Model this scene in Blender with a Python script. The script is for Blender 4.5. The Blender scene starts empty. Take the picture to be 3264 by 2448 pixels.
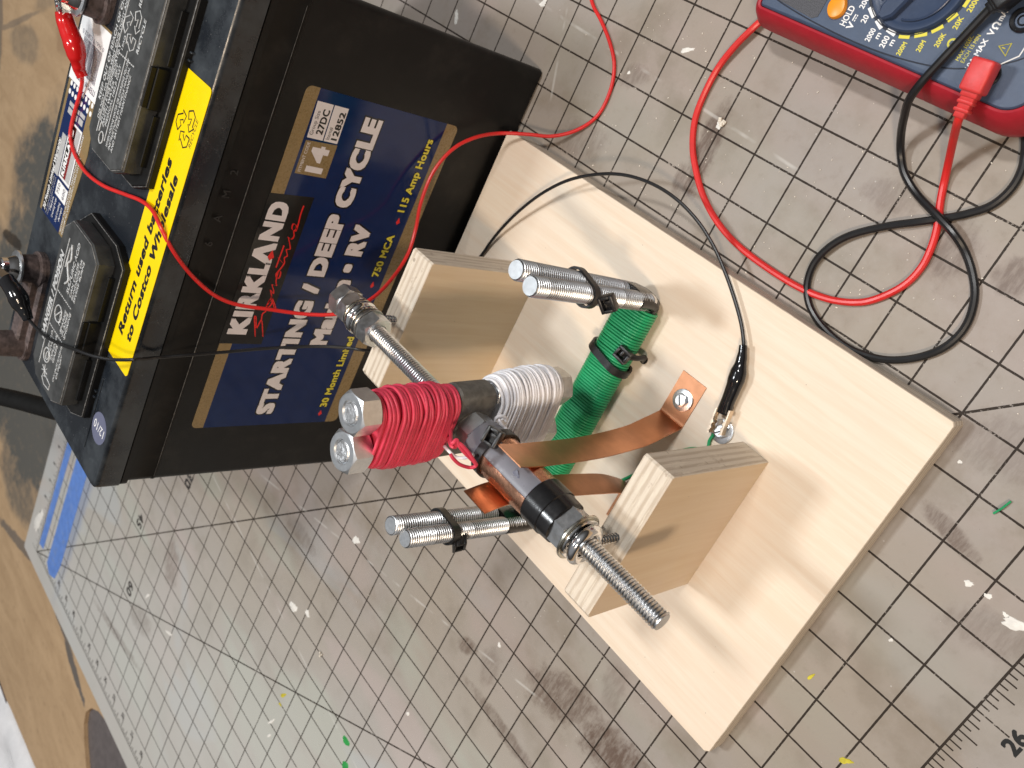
import bpy, bmesh, math, random
from mathutils import Vector, Matrix
random.seed(7)
SC = bpy.context.scene
COL = SC.collection
U = 0.0254                     # every length below is in inches; U turns it into metres

# ------------------------------------------------------------------ camera
CR = ((0.6124045401, 0.4140777119, -0.6734243296),
      (0.5678299313, -0.8230817215, 0.0102785594),
      (-0.5500271342, -0.3886851273, -0.7391847019))
CC = Vector((10.3535661838, 18.1189690683, 16.3438528954))
CF = 2835.608
cam = bpy.data.cameras.new('camera')
camo = bpy.data.objects.new('camera', cam)
COL.objects.link(camo)
r, d, f = (Vector(v) for v in CR)
camo.matrix_world = Matrix((( r.x, -d.x, -f.x, CC.x*U), (r.y, -d.y, -f.y, CC.y*U),
                            (r.z, -d.z, -f.z, CC.z*U), (0, 0, 0, 1)))
cam.sensor_fit = 'HORIZONTAL'
cam.sensor_width = 4.8
cam.lens = CF/3264*4.8
cam.clip_start = 0.01
cam.clip_end = 50
cam.dof.use_dof = True
cam.dof.focus_distance = 16.2*U
cam.dof.aperture_fstop = 2.6
SC.camera = camo

# ------------------------------------------------------------------ light and exposure
world = bpy.data.worlds.new('World')
SC.world = world
world.use_nodes = True
wn = world.node_tree.nodes
bg = wn['Background']
wl = world.node_tree.links            # a workshop: pale lit ceiling above, dim walls and clutter around
tc_ = wn.new('ShaderNodeTexCoord'); sz_ = wn.new('ShaderNodeSeparateXYZ'); wr_ = wn.new('ShaderNodeValToRGB')
wl.new(tc_.outputs['Generated'], sz_.inputs[0]); wl.new(sz_.outputs[2], wr_.inputs[0]); wl.new(wr_.outputs[0], bg.inputs[0])
cr_ = wr_.color_ramp
cr_.elements[0].position = 0.0; cr_.elements[0].color = (.10, .09, .08, 1)
cr_.elements[1].position = 1.0; cr_.elements[1].color = (.95, .96, 1.0, 1)
e_ = cr_.elements.new(.35); e_.color = (.30, .29, .28, 1)
e_ = cr_.elements.new(.6); e_.color = (.75, .76, .78, 1)
bg.inputs[1].default_value = 0.34

def lamp(name, loc, target, sx, sy, power, color):
    l = bpy.data.lights.new(name, 'AREA')
    l.shape = 'RECTANGLE'; l.size = sx*U; l.size_y = sy*U
    l.energy = power; l.color = color
    o = bpy.data.objects.new(name, l); COL.objects.link(o)
    o.location = Vector(loc)*U
    zz = (Vector(loc)-Vector(target)).normalized(); xx = (Vector((1, 0, 0))-zz*zz.x).normalized(); yy = zz.cross(xx)
    o.rotation_euler = Matrix((xx, yy, zz)).transposed().to_euler()
    return o
lamp('ceiling_lamp', (4, 42, 66), (2, 10, 0), 14, 4, 17, (1.0, 0.985, 0.96))
lamp('ceiling_lamp', (-20, 6, 74), (0, 8, 0), 9, 7, 17, (0.93, 0.975, 1.0))
lamp('ceiling_lamp', (56, 5, 71), (0, 10, 2), 8, 8, 26, (1.0, 0.80, 0.60))
SC.view_settings.view_transform = 'Standard'
SC.view_settings.look = 'None'
SC.view_settings.exposure = -0.15
SC.view_settings.gamma = 1.0
SC.view_settings.use_curve_mapping = False

# ------------------------------------------------------------------ measuring: a pixel of the 3264x2448 photo on a known plane
def ray(px, py):
    a, b = (px-1632)/CF, (py-1224)/CF
    return Vector(CR[0])*a + Vector(CR[1])*b + Vector(CR[2])
def at(px, py, z=0.0):
    dv = ray(px, py); return CC + dv*((z-CC.z)/dv.z)
def onx(px, py, x):
    dv = ray(px, py); return CC + dv*((x-CC.x)/dv.x)

# ------------------------------------------------------------------ materials
class NG:
    def __init__(s, name):
        s.mat = bpy.data.materials.new(name); s.mat.use_nodes = True
        s.nt = s.mat.node_tree; s.nt.nodes.clear()
        s.out = s.nt.nodes.new('ShaderNodeOutputMaterial')
        s.bs = s.nt.nodes.new('ShaderNodeBsdfPrincipled')
        s.nt.links.new(s.bs.outputs[0], s.out.inputs[0])
        tc = s.nt.nodes.new('ShaderNodeTexCoord')
        v = s.nt.nodes.new('ShaderNodeVectorMath'); v.operation = 'SCALE'
        v.inputs['Scale'].default_value = 1/U
        s.nt.links.new(tc.outputs['Object'], v.inputs[0])
        s.P = v.outputs[0]
        sx = s.nt.nodes.new('ShaderNodeSeparateXYZ'); s.nt.links.new(s.P, sx.inputs[0])
        s.x, s.y, s.z = sx.outputs
    def put(s, sock, v):
        if isinstance(v, bpy.types.NodeSocket): s.nt.links.new(v, sock)
        else:
            if isinstance(v, tuple) and len(v) == 3 and len(sock.default_value) == 4: v = v+(1,)
            sock.default_value = v
    def m(s, op, a, b=None, c=None, clamp=False):
        n = s.nt.nodes.new('ShaderNodeMath'); n.operation = op; n.use_clamp = clamp
        for i, v in enumerate((a, b, c)):
            if v is not None: s.put(n.inputs[i], v)
        return n.outputs[0]
    def scale(s, sx, sy, sz):
        n = s.nt.nodes.new('ShaderNodeVectorMath'); n.operation = 'MULTIPLY'
        s.put(n.inputs[0], s.P); n.inputs[1].default_value = (sx, sy, sz); return n.outputs[0]
    def noise(s, sc, det=4, rough=.55, vec=None, dist=0.0, out=0):
        n = s.nt.nodes.new('ShaderNodeTexNoise')
        s.put(n.inputs['Vector'], vec if vec is not None else s.P)
        n.inputs['Scale'].default_value = sc; n.inputs['Detail'].default_value = det
        n.inputs['Roughness'].default_value = rough; n.inputs['Distortion'].default_value = dist
        return n.outputs[out]
    def voro(s, sc, vec=None, out=0):
        n = s.nt.nodes.new('ShaderNodeTexVoronoi'); n.inputs['Scale'].default_value = sc
        s.put(n.inputs['Vector'], vec if vec is not None else s.P); return n.outputs[out]
    def ss(s, v, a, b):                 # smoothstep of v from a to b (a may exceed b)
        n = s.nt.nodes.new('ShaderNodeMapRange'); n.interpolation_type = 'SMOOTHSTEP'
        lo, hi, t0, t1 = (a, b, 0, 1) if a < b else (b, a, 1, 0)
        s.put(n.inputs[0], v); n.inputs[1].default_value = lo; n.inputs[2].default_value = hi
        n.inputs[3].default_value = t0; n.inputs[4].default_value = t1
        return n.outputs[0]
    def mix(s, fac, a, b):
        n = s.nt.nodes.new('ShaderNodeMix'); n.data_type = 'RGBA'
        s.put(n.inputs[0], fac); s.put(n.inputs[6], a); s.put(n.inputs[7], b)
        return n.outputs[2]
    def bump(s, h, strength=.3, dist=.001):
        n = s.nt.nodes.new('ShaderNodeBump'); n.inputs['Strength'].default_value = strength
        n.inputs['Distance'].default_value = dist
        s.put(n.inputs['Height'], h); s.put(s.bs.inputs['Normal'], n.outputs[0])
    def set(s, **k):
        names = {'base': 'Base Color', 'rough': 'Roughness', 'metal': 'Metallic', 'spec': 'Specular IOR Level',
                 'coat': 'Coat Weight', 'coatr': 'Coat Roughness', 'sss': 'Subsurface Weight', 'trans': 'Transmission Weight', 'alpha': 'Alpha'}
        for a, v in k.items(): s.put(s.bs.inputs[names[a]], v)
        return s
    def blob(s, cx, cy, rx, ry, ang=0, soft=.5, nz=None, amp=1.0):   # soft irregular patch in x, y
        ca, sa = math.cos(ang), math.sin(ang)
        dx = s.m('SUBTRACT', s.x, cx); dy = s.m('SUBTRACT', s.y, cy)
        u = s.m('DIVIDE', s.m('ADD', s.m('MULTIPLY', dx, ca), s.m('MULTIPLY', dy, sa)), rx)
        v = s.m('DIVIDE', s.m('SUBTRACT', s.m('MULTIPLY', dy, ca), s.m('MULTIPLY', dx, sa)), ry)
        rr = s.m('SQRT', s.m('ADD', s.m('MULTIPLY', u, u), s.m('MULTIPLY', v, v)))
        if nz is not None: rr = s.m('ADD', rr, s.m('MULTIPLY', s.m('SUBTRACT', nz, .5), amp*2))
        return s.ss(rr, 1+soft*.5, 1-soft*.5)

def simple(name, col, rough=.5, metal=0.0, var=.12, vs=6, bump=0.0, bs=60, coat=0.0, spec=.5, rvar=.15, dirt=None):
    g = NG(name)
    n = g.noise(vs, 5)
    k = g.ss(n, .3, .7)
    lo = tuple(max(0, c*(1-var)) for c in col); hi = tuple(min(1, c*(1+var)) for c in col)
    c = g.mix(k, lo, hi)
    if dirt:
        c = g.mix(g.m('MULTIPLY', g.ss(g.noise(vs*.6, 7, .65), .48, .75), dirt[1]), c, dirt[0])
    g.set(base=c, metal=metal, coat=coat, spec=spec)
    n2 = g.noise(vs*2.3, 4)
    g.set(rough=g.m('ADD', rough-rvar*.5, g.m('MULTIPLY', n2, rvar), clamp=True))
    if bump: g.bump(g.noise(bs, 4), bump, .0004)
    return g.mat

M = {}
M['zinc'] = simple('zinc_plated_steel', (.80, .82, .84), .33, 1, .12, 5, .10, 30, rvar=.2, dirt=((.45, .40, .33), .35))
M['zinc_bright'] = simple('bright_zinc', (.90, .92, .94), .34, 1, .06, 8, .03, 40, rvar=.12)
M['steel_dark'] = simple('grey_steel', (.42, .42, .41), .33, 1, .15, 7, .1, 40, dirt=((.30, .26, .2), .4))
M['washer'] = simple('yellowed_zinc', (.56, .54, .47), .26, 1, .2, 6, .05, 30)
M['groove'] = simple('shaded_oily_groove', (.26, .268, .28), .42, 1, .3, 8)  # thread valleys: grease, and their shade painted in as a darker metal
M['chrome'] = simple('polished_steel', (.78, .78, .78), .12, 1, .06, 6, rvar=.1)
M['rough_end'] = simple('sawn_steel_end', (.72, .72, .73), .42, 1, .2, 14, .8, 22)
M['core'] = simple('grey_cast_block', (.12, .116, .106), .55, 0, .25, 6, .4, 30, spec=.4)
M['copper'] = simple('bare_copper', (.56, .265, .145), .33, 1, .20, 1.0, .03, 8, rvar=.12, dirt=((.36, .19, .095), .8))
M['copper_new'] = simple('hammered_copper', (.84, .44, .28), .26, 1, .12, 4, .35, 16, dirt=((.5, .25, .14), .3))
M['red_wire'] = simple('red_wire_insulation', (.70, .055, .105), .42, 0, .10, 3, .08, 120, spec=.45)
M['white_wire'] = simple('white_wire_insulation', (.88, .87, .90), .45, 0, .05, 3, .08, 120, spec=.4)
M['green_wire'] = simple('green_wire_insulation', (.022, .34, .135), .34, 0, .15, 2, .06, 100, spec=.45)
M['red_lead'] = simple('red_lead_rubber', (.62, .022, .020), .36, 0, .07, 2, spec=.45)
M['red_boot'] = simple('red_vinyl_boot', (.50, .008, .008), .16, 0, .08, 2, spec=.5)
M['black_lead'] = simple('black_lead_rubber', (.010, .010, .011), .34, 0, .2, 2, spec=.5)
M['black_boot'] = simple('black_vinyl_boot', (.006, .006, .007), .13, 0, .2, 2, spec=.55)
M['nylon'] = simple('black_nylon', (.012, .012, .013), .38, 0, .2, 5, .1, 60)
M['strap'] = simple('black_strap_rubber', (.006, .006, .006), .7, 0, .2, 4, .1, 30, spec=.15)
M['tape'] = simple('black_electrical_tape', (.009, .009, .010), .22, 0, .2, 4, .12, 14, spec=.55, dirt=((.05, .05, .05), .25))
M['pvc'] = simple('grey_pvc_pipe', (.185, .19, .22), .30, 0, .07, 3, .05, 30, spec=.5)
M['ink'] = simple('purple_ink', (.03, .025, .06), .4, 0, .1, 5)
M['lead_metal'] = simple('corroded_lead', (.10, .075, .072), .6, .3, .4, 6, .8, 25, dirt=((.25, .2, .19), .4))
M['tan_brass'] = simple('clip_jaw_metal', (.70, .58, .45), .3, 1, .15, 8)
M['yellow'] = simple('yellow_sticker', (.86, .62, .0), .28, 0, .03, 2, spec=.5)
M['yellow_ink'] = simple('yellow_print', (.70, .62, .06), .3, 0, .02, 2)
M['gold_ink'] = simple('gold_print', (.235, .165, .075), .28, 0, .06, 8, spec=.5)
M['navy'] = simple('navy_print', (.006, .019, .085), .10, 0, .06, 3, spec=.32)
M['label_black'] = simple('black_print', (.006, .006, .006), .22, 0, .05, 3, spec=.5)
M['label_white'] = simple('white_print', (.70, .66, .68), .3, 0, .03, 3)
M['sticker_white'] = simple('white_sticker', (.80, .80, .80), .4, 0, .03, 4)
M['grey_print'] = simple('grey_print', (.42, .42, .42), .4, 0, .1, 20)
M['ink_black'] = simple('black_ink', (.008, .008, .008), .4, 0, .05, 3)
M['ink_grey'] = simple('grey_ink', (.16, .15, .18), .4, 0, .3, 30)
M['red_print'] = simple('red_print', (.72, .015, .012), .3, 0, .04, 3)
M['dull_red'] = simple('dull_red_print', (.20, .014, .014), .35, 0, .1, 10)
M['date_dot'] = simple('blue_grey_dot', (.12, .13, .20), .35, 0, .05, 4)
M['case'] = simple('battery_case_plastic', (.0052, .0052, .0054), .40, 0, .12, 2, .06, 40, spec=.28, dirt=((.022, .020, .018), .5))
M['case_line'] = simple('scuffed_plastic', (.09, .085, .08), .5, 0, .5, 9)
M['emboss'] = simple('worn_raised_plastic', (.46, .47, .475), .5, 0, .25, 12)
M['worn'] = simple('worn_plastic_edge', (.16, .16, .16), .45, 0, .6, 9)
M['emboss_dim'] = simple('dusty_raised_plastic', (.015, .015, .015), .5, 0, .4, 12)
M['meter_blue'] = simple('slate_blue_plastic', (.052, .077, .132), .42, 0, .05, 6, .25, 90, spec=.45)
M['meter_dark'] = simple('dial_plastic', (.030, .048, .095), .34, 0, .06, 6, .12, 60, spec=.5)
M['meter_red'] = simple('red_bumper_rubber', (.36, .012, .024), .45, 0, .06, 5, .15, 70, spec=.4)
M['plug_red'] = simple('red_plug_plastic', (.62, .045, .045), .42, 0, .06, 8, .2, 50)
M['orange'] = simple('orange_button', (.86, .30, .012), .35, 0, .04, 4)
M['lcd'] = simple('lcd_glass', (.14, .165, .12), .15, 0, .05, 5)
M['lcd_frame'] = simple('speckled_frame', (.06, .06, .07), .5, 0, .6, 70)
M['seam'] = simple('dark_seam', (.008, .012, .025), .6, 0, .1, 4)
M['bluetape'] = simple('blue_masking_tape', (.105, .22, .58), .6, 0, .10, 3, .2, 40, dirt=((.22, .27, .38), .55))
M['grey_board'] = simple('grey_panel', (.115, .10, .10), .6, 0, .12, 3, .2, 40)
M['plastic'] = simple('white_plastic_film', (.78, .79, .82), .18, 0, .04, 2)
M['crumb'] = simple('pale_wood_crumb', (.70, .64, .55), .8, 0, .2, 30)
M['paint_white'] = simple('dried_white_paint', (.72, .70, .66), .6, 0, .08, 8, .4, 30)
M['paint_green'] = simple('dried_green_paint', (.025, .28, .06), .5, 0, .15, 6, .5, 20)
M['paint_yellow'] = simple('dried_yellow_paint', (.50, .43, .03), .5, 0, .2, 8, .4, 30)
M['number'] = None

def lid_material():
    g = NG('dusty_lid_plastic')
    n = g.noise(.9, 6, .6); n2 = g.noise(5, 6, .65)
    k = g.m('MULTIPLY', g.ss(n, .42, .66), .75)
    k = g.m('ADD', k, g.m('MULTIPLY', g.ss(n2, .58, .72), .35), clamp=True)
    c = g.mix(k, (.010, .013, .018), (.040, .048, .056))
    sp = g.ss(g.voro(7), .07, .04)
    c = g.mix(g.m('MULTIPLY', sp, .5), c, (.3, .3, .3))
    g.set(base=c, rough=g.m('ADD', .22, g.m('MULTIPLY', k, .25)), spec=.6)
    g.bump(g.noise(30, 3), .08, .0004)
    return g.mat
M['lid'] = lid_material()
M['cap'] = simple('grey_vent_plastic', (.042, .044, .045), .42, 0, .35, 2.5, .15, 40, spec=.45, dirt=((.085, .088, .09), .6))

def ply_face(name, axis, ca=(.775, .675, .55), cb=(.735, .605, .47)):
    g = NG(name)
    sc = {'x': (.35, 7, 7), 'z': (7, 7, .35)}[axis]
    fine = {'x': (2.5, 55, 55), 'z': (55, 55, 2.5)}[axis]
    a = g.noise(1, 5, .6, g.scale(*sc), .4); b = g.noise(1, 4, .6, g.scale(*fine))
    big = g.noise(.45, 3)
    c = g.mix(g.ss(a, .30, .72), ca, cb)
    c = g.mix(g.m('MULTIPLY', g.ss(b, .52, .75), .40), c, (.68, .53, .385))
    c = g.mix(g.m('MULTIPLY', g.ss(big, .40, .7), .35), c, (.735, .60, .49))
    fl = g.ss(g.voro(2.6, g.scale(1, 1.0, 1)), .030, .018)
    c = g.mix(g.m('MULTIPLY', fl, .6), c, (.13, .09, .06))
    g.set(base=c, rough=.55, spec=.3); g.bump(b, .12, .0003)
    return g.mat
def ply_edge(name, axis, t, n):
    g = NG(name)
    along = {'z': g.scale(1.3, 1.3, 14), 'x': g.scale(14, 1.3, 1.3)}[axis]
    a = g.noise(1, 5, .65, along); nz = g.noise(3, 4, .7)
    v = g.m('ADD', g.m('MULTIPLY', g.z if axis == 'z' else g.x, n/t), g.m('MULTIPLY', g.m('SUBTRACT', a, .5), .55))
    k = g.m('MULTIPLY', g.ss(g.m('PINGPONG', v, 1.0), .3, .8), g.m('ADD', .30, g.m('MULTIPLY', g.noise(.9, 3, .6, {'z': g.scale(.4, .4, 8), 'x': g.scale(8, .4, .4)}[axis]), .9)))
    c = g.mix(k, (.68, .60, .50), (.50, .41, .315))
    c = g.mix(g.ss(a, .48, .68), c, (.74, .66, .545))
    c = g.mix(g.m('MULTIPLY', g.ss(nz, .60, .72), .5), c, (.30, .215, .145))
    dk = g.ss(g.voro(2.0, g.scale(1.0, .9, 3.5)), .10, .06)
    c = g.mix(g.m('MULTIPLY', dk, .5), c, (.16, .11, .07))
    g.set(base=c, rough=.8, spec=.2); g.bump(g.noise(40, 4), .5, .0006)
    return g.mat
M['ply_face_x'] = ply_face('birch_face_board', 'x')
M['ply_face_z'] = ply_face('birch_face_upright', 'z', (.74, .595, .42), (.69, .53, .355))  # tanner than the board: warm lamp light on the uprights put into the colour
M['ply_edge_z'] = ply_edge('plywood_edge_board', 'z', .5, 7)
M['ply_edge_x'] = ply_edge('plywood_edge_upright', 'x', .68, 9)

def mat_material():
    g = NG('cutting_mat_vinyl')
    x, y = g.x, g.y
    big = g.noise(.16, 4, .55); mid = g.noise(.55, 5, .6); fine = g.noise(3.5, 6, .65); vf = g.noise(22, 4, .7)
    c = g.mix(g.ss(big, .35, .65), (.300, .257, .210), (.302, .266, .240))
    c = g.mix(g.m('MULTIPLY', g.ss(g.noise(.23, 3, out=0, vec=g.scale(1, 1.7, 1)), .52, .66), .55), c, (.345, .28, .25))
    c = g.mix(g.m('MULTIPLY', g.ss(mid, .46, .68), .75), c, (.225, .187, .146))
    c = g.mix(g.m('MULTIPLY', g.ss(fine, .55, .75), .28), c, (.19, .155, .122))
    c = g.mix(g.m('MULTIPLY', g.ss(vf, .58, .75), .22), c, (.39, .37, .345))
    band = g.noise(1, 3, .5, g.scale(.10, .34, 1)); band2 = g.noise(1, 3, .5, g.scale(.13, .28, 1.7), .8)
    lft = g.ss(g.m('SUBTRACT', y, g.m('MULTIPLY', x, .3)), 6, -3)
    c = g.mix(g.m('MULTIPLY', g.ss(band, .53, .62), g.m('ADD', .25, g.m('MULTIPLY', lft, .55))), c, (.36, .285, .262))
    c = g.mix(g.m('MULTIPLY', g.ss(band, .46, .37), g.m('ADD', .15, g.m('MULTIPLY', lft, .60))), c, (.325, .345, .285))
    c = g.mix(g.m('MULTIPLY', g.ss(band2, .56, .66), g.m('ADD', .15, g.m('MULTIPLY', lft, .60))), c, (.315, .335, .35))
    # paler end of the mat: the brighter light there put into the colour
    c = g.mix(g.m('MULTIPLY', g.ss(g.m('SUBTRACT', y, g.m('MULTIPLY', x, .3)), 5, -9), .70), c, (.55, .555, .535))
    # printed lines
    def near(v, w): return g.m('LESS_THAN', g.m('PINGPONG', v, .5), w)
    def gt(a, b): return g.m('GREATER_THAN', a, b)
    def lt(a, b): return g.m('LESS_THAN', a, b)
    def mul(*a):
        o = a[0]
        for b in a[1:]: o = g.m('MULTIPLY', o, b)
        return o
    def mx(*a):
        o = a[0]
        for b in a[1:]: o = g.m('MAXIMUM', o, b)
        return o
    wob = g.m('ADD', .0145, g.m('MULTIPLY', g.noise(9, 3), .012))
    inx = mul(gt(x, -23.02), lt(x, 10.02)); iny = gt(y, -15.02)
    grid = mul(mx(mul(near(x, wob), gt(y, -14.02)), near(y, wob)), gt(x, -23.02), lt(x, 10.02), gt(y, -14.5))
    rul = mx(mul(lt(g.m('ABSOLUTE', g.m('SUBTRACT', x, 10)), .022), iny), mul(lt(g.m('ABSOLUTE', g.m('ADD', y, 15)), .014), inx),
             mul(lt(g.m('ABSOLUTE', g.m('ADD', x, 23)), .014), iny))
    def ticks(v, depth, wt_=.115):
        ln = g.m('ADD', .17, mul(near(g.m('MULTIPLY', v, 4), .1), .07))
        ln = g.m('ADD', ln, mul(near(g.m('MULTIPLY', v, 2), .06), .13))
        ln = g.m('ADD', ln, mul(near(v, .04), .25))
        return mul(near(g.m('MULTIPLY', v, 8), wt_), gt(depth, 0.0), lt(depth, ln))
    tk = mx(mul(ticks(y, g.m('SUBTRACT', x, 10)), iny), mul(ticks(y, g.m('SUBTRACT', -23.0, x)), iny), mul(ticks(x, g.m('ADD', y, 15), .17), inx))
    d45 = mul(lt(g.m('ABSOLUTE', g.m('SUBTRACT', g.m('SUBTRACT', x, y), -8)), .034), inx, iny)
    d60 = mul(lt(g.m('ABSOLUTE', g.m('SUBTRACT', g.m('MULTIPLY', g.m('ADD', x, 23), .5), g.m('MULTIPLY', g.m('ADD', y, 15), .866))), .024), inx, iny)
    lines = mx(grid, rul, tk, d45, d60)
    wear = g.ss(g.m('ADD', g.m('MULTIPLY', g.noise(16, 4, .7), .72), g.m('MULTIPLY', g.noise(1.1, 3), .42)), .42, .50)
    lines = g.m('MULTIPLY', lines, g.m('ADD', .12, g.m('MULTIPLY', wear, .83)))
    # stains (fixed patches with a shape of their own)
    strk = g.noise(1, 5, .7, g.scale(9, 2.2, 1)); sn = g.noise(2.6, 6, .7)
    st = None
    for cx, cy, rx, ry, an, am in ((3.65, 4.25, 1.0, .55, .5, .75), (5.4, 4.35, .95, .55, .2, .9), (.74, 2.95, .32, .22, .6, .7),
                                   (2.9, 2.1, 1.5, .20, -.05, .6), (-.05, 16.55, .26, .95, .08, .9), (-.25, 15.8, .16, .35, .2, .6), (5.25, 17.2, .42, .55, .2, .6), (6.4, 17.3, .3, .3, .2, .7), (3.9, 17.5, .5, .3, .2, .4), (-2.6, 17.2, .35, .25, .4, .5), (9.4, 12.2, .7, .35, .4, .35), (8.02, 13.2, .60, .17, -.20, .75),
                                   (8.0, 14.95, 1.1, .5, .3, .35), (-3.2, 15.4, .7, .45, .2, .4), (-13.2, -9.9, .9, .5, .3, .35), (-6.6, .4, .9, .3, 0, .35),
                                   (-12.5, -6.2, .5, .9, .4, .45), (4.6, 5.6, .3, .6, .3, .35), (1.6, 3.1, .3, .5, .2, .35), (-14.5, -12.0, 2.2, .18, .15, .4)):
        b = g.m('MULTIPLY', g.blob(cx, cy, rx, ry, an, .7, sn, .75), am)
        st = b if st is None else g.m('MAXIMUM', st, b)
    st = g.m('MULTIPLY', st, g.m('ADD', .45, g.m('MULTIPLY', g.ss(strk, .35, .62), .55)))
    c = g.mix(st, c, (.100, .062, .044))
    c = g.mix(g.m('MULTIPLY', g.blob(-20.15, -9.5, .42, 4.6, 0, 1.2, sn, .4), .6), c, (.20, .25, .38))
    c = g.mix(lines, c, (.022, .016, .012))
    # pale scuffs and specks
    sc = g.ss(g.voro(3.1, out=0), .060, .035); sel = g.m('GREATER_THAN', g.noise(1.3, 2), .50)
    c = g.mix(g.m('MULTIPLY', sc, g.m('MULTIPLY', sel, .32)), c, (.68, .66, .62))
    sd = g.ss(g.voro(4.3, g.scale(1.0, 1.25, 1)), .040, .022); sel2 = g.m('GREATER_THAN', g.noise(.9, 2), .52)
    c = g.mix(g.m('MULTIPLY', sd, g.m('MULTIPLY', sel2, .8)), c, (.10, .08, .07))
    scr = None
    for a_, b_, off, lo, hi in ((.18, 1, -3.6, -15, 3), (.95, .35, 1.2, -20, -2), (-.25, 1, 2.9, -14, 4), (.06, 1, 17.25, -8, 2)):
        q = g.m('ABSOLUTE', g.m('SUBTRACT', g.m('ADD', g.m('MULTIPLY', x, a_), g.m('MULTIPLY', y, b_)), off))
        s1 = mul(g.ss(q, .05, .01), gt(x, lo), lt(x, hi), g.ss(g.noise(1.2, 2), .45, .6))
        scr = s1 if scr is None else g.m('MAXIMUM', scr, s1)
    c = g.mix(g.m('MULTIPLY', scr, .38), c, (.62, .61, .58))
    g.set(base=c, rough=g.m('ADD', .36, g.m('MULTIPLY', fine, .28)), spec=g.m('MULTIPLY', .42, g.m('SUBTRACT', 1.0, g.m('MULTIPLY', lines, .85))))
    g.bump(g.m('ADD', g.noise(5, 5), g.m('MULTIPLY', vf, .5)), .06, .0008)
    return g.mat
M['mat'] = mat_material()

def bench_material():
    g = NG('stained_bench_board')
    a = g.noise(1, 5, .65, g.scale(.25, .9, 1), .6); b = g.noise(2.2, 6, .7); f = g.noise(14, 4, .7)
    c = g.mix(g.ss(a, .3, .7), (.48, .335, .20), (.395, .268, .155))
    c = g.mix(g.m('MULTIPLY', g.ss(b, .5, .75), .45), c, (.26, .17, .10))
    c = g.mix(g.m('MULTIPLY', g.ss(f, .56, .75), .30), c, (.46, .33, .20))
    nz = g.noise(.35, 6, .65)
    st = None
    for cx, cy, rx, ry, an, am in ((-29, -8.5, 9.0, 5.4, .12, 1.25), (-30.5, -1.0, 5.0, 4.6, .2, 1.15), (-38, 5, 2.2, .8, .2, .5), (-36, 8, 2, .6, .6, .4), (-27, -14.0, 3, 1.5, 0, .8)):
        q = g.m('MULTIPLY', g.blob(cx, cy, rx, ry, an, .6, nz, .8), am)
        st = q if st is None else g.m('MAXIMUM', st, q)
    c = g.mix(g.m('MULTIPLY', st, g.m('ADD', .72, g.m('MULTIPLY', g.ss(b, .35, .6), .28))), c, (.098, .095, .086))
    gp = None
    n3 = g.noise(1.1, 6, .7)
    for cx, cy, rx, ry, an, am in ((-24.6, -16.2, 3.6, .32, .30, .75), (-20.3, -15.75, 3.0, .30, -.20, .85), (-16.9, -16.72, 1.7, .27, -.28, .9), (-42, 4.6, .35, 2.6, .5, .6), (-39.8, 5.4, 2.6, .18, .5, .5)):
        q = g.m('MULTIPLY', g.blob(cx, cy, rx, ry, an, .35, n3, .8), am)
        gp = q if gp is None else g.m('MAXIMUM', gp, q)
    c = g.mix(gp, c, (.095, .092, .092))
    dk = g.m('MULTIPLY', g.blob(-34.4, -4.0, 1.5, .30, .22, .25, g.noise(1.6, 5, .7), .65), .8)
    c = g.mix(dk, c, (.022, .015, .010))
    lt_ = g.m('MULTIPLY', g.blob(-33.2, 7.3, 1.5, 1.1, .2, .2, g.noise(1.2, 4), .4), .7)
    c = g.mix(lt_, c, (.30, .19, .11))
    ws = g.ss(g.voro(1.1), .05, .03)
    c = g.mix(g.m('MULTIPLY', ws, .5), c, (.55, .47, .36))
    g.set(base=c, rough=.62, spec=.3); g.bump(b, .2, .001)
    return g.mat
M['bench'] = bench_material()

def number_material():
    g = NG('worn_mat_print')
    w = g.ss(g.noise(7, 5, .75), .36, .48)
    c = g.mix(w, (.26, .245, .23), (.030, .026, .024))
    g.set(base=c, rough=.5); return g.mat
M['number'] = number_material()

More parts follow.
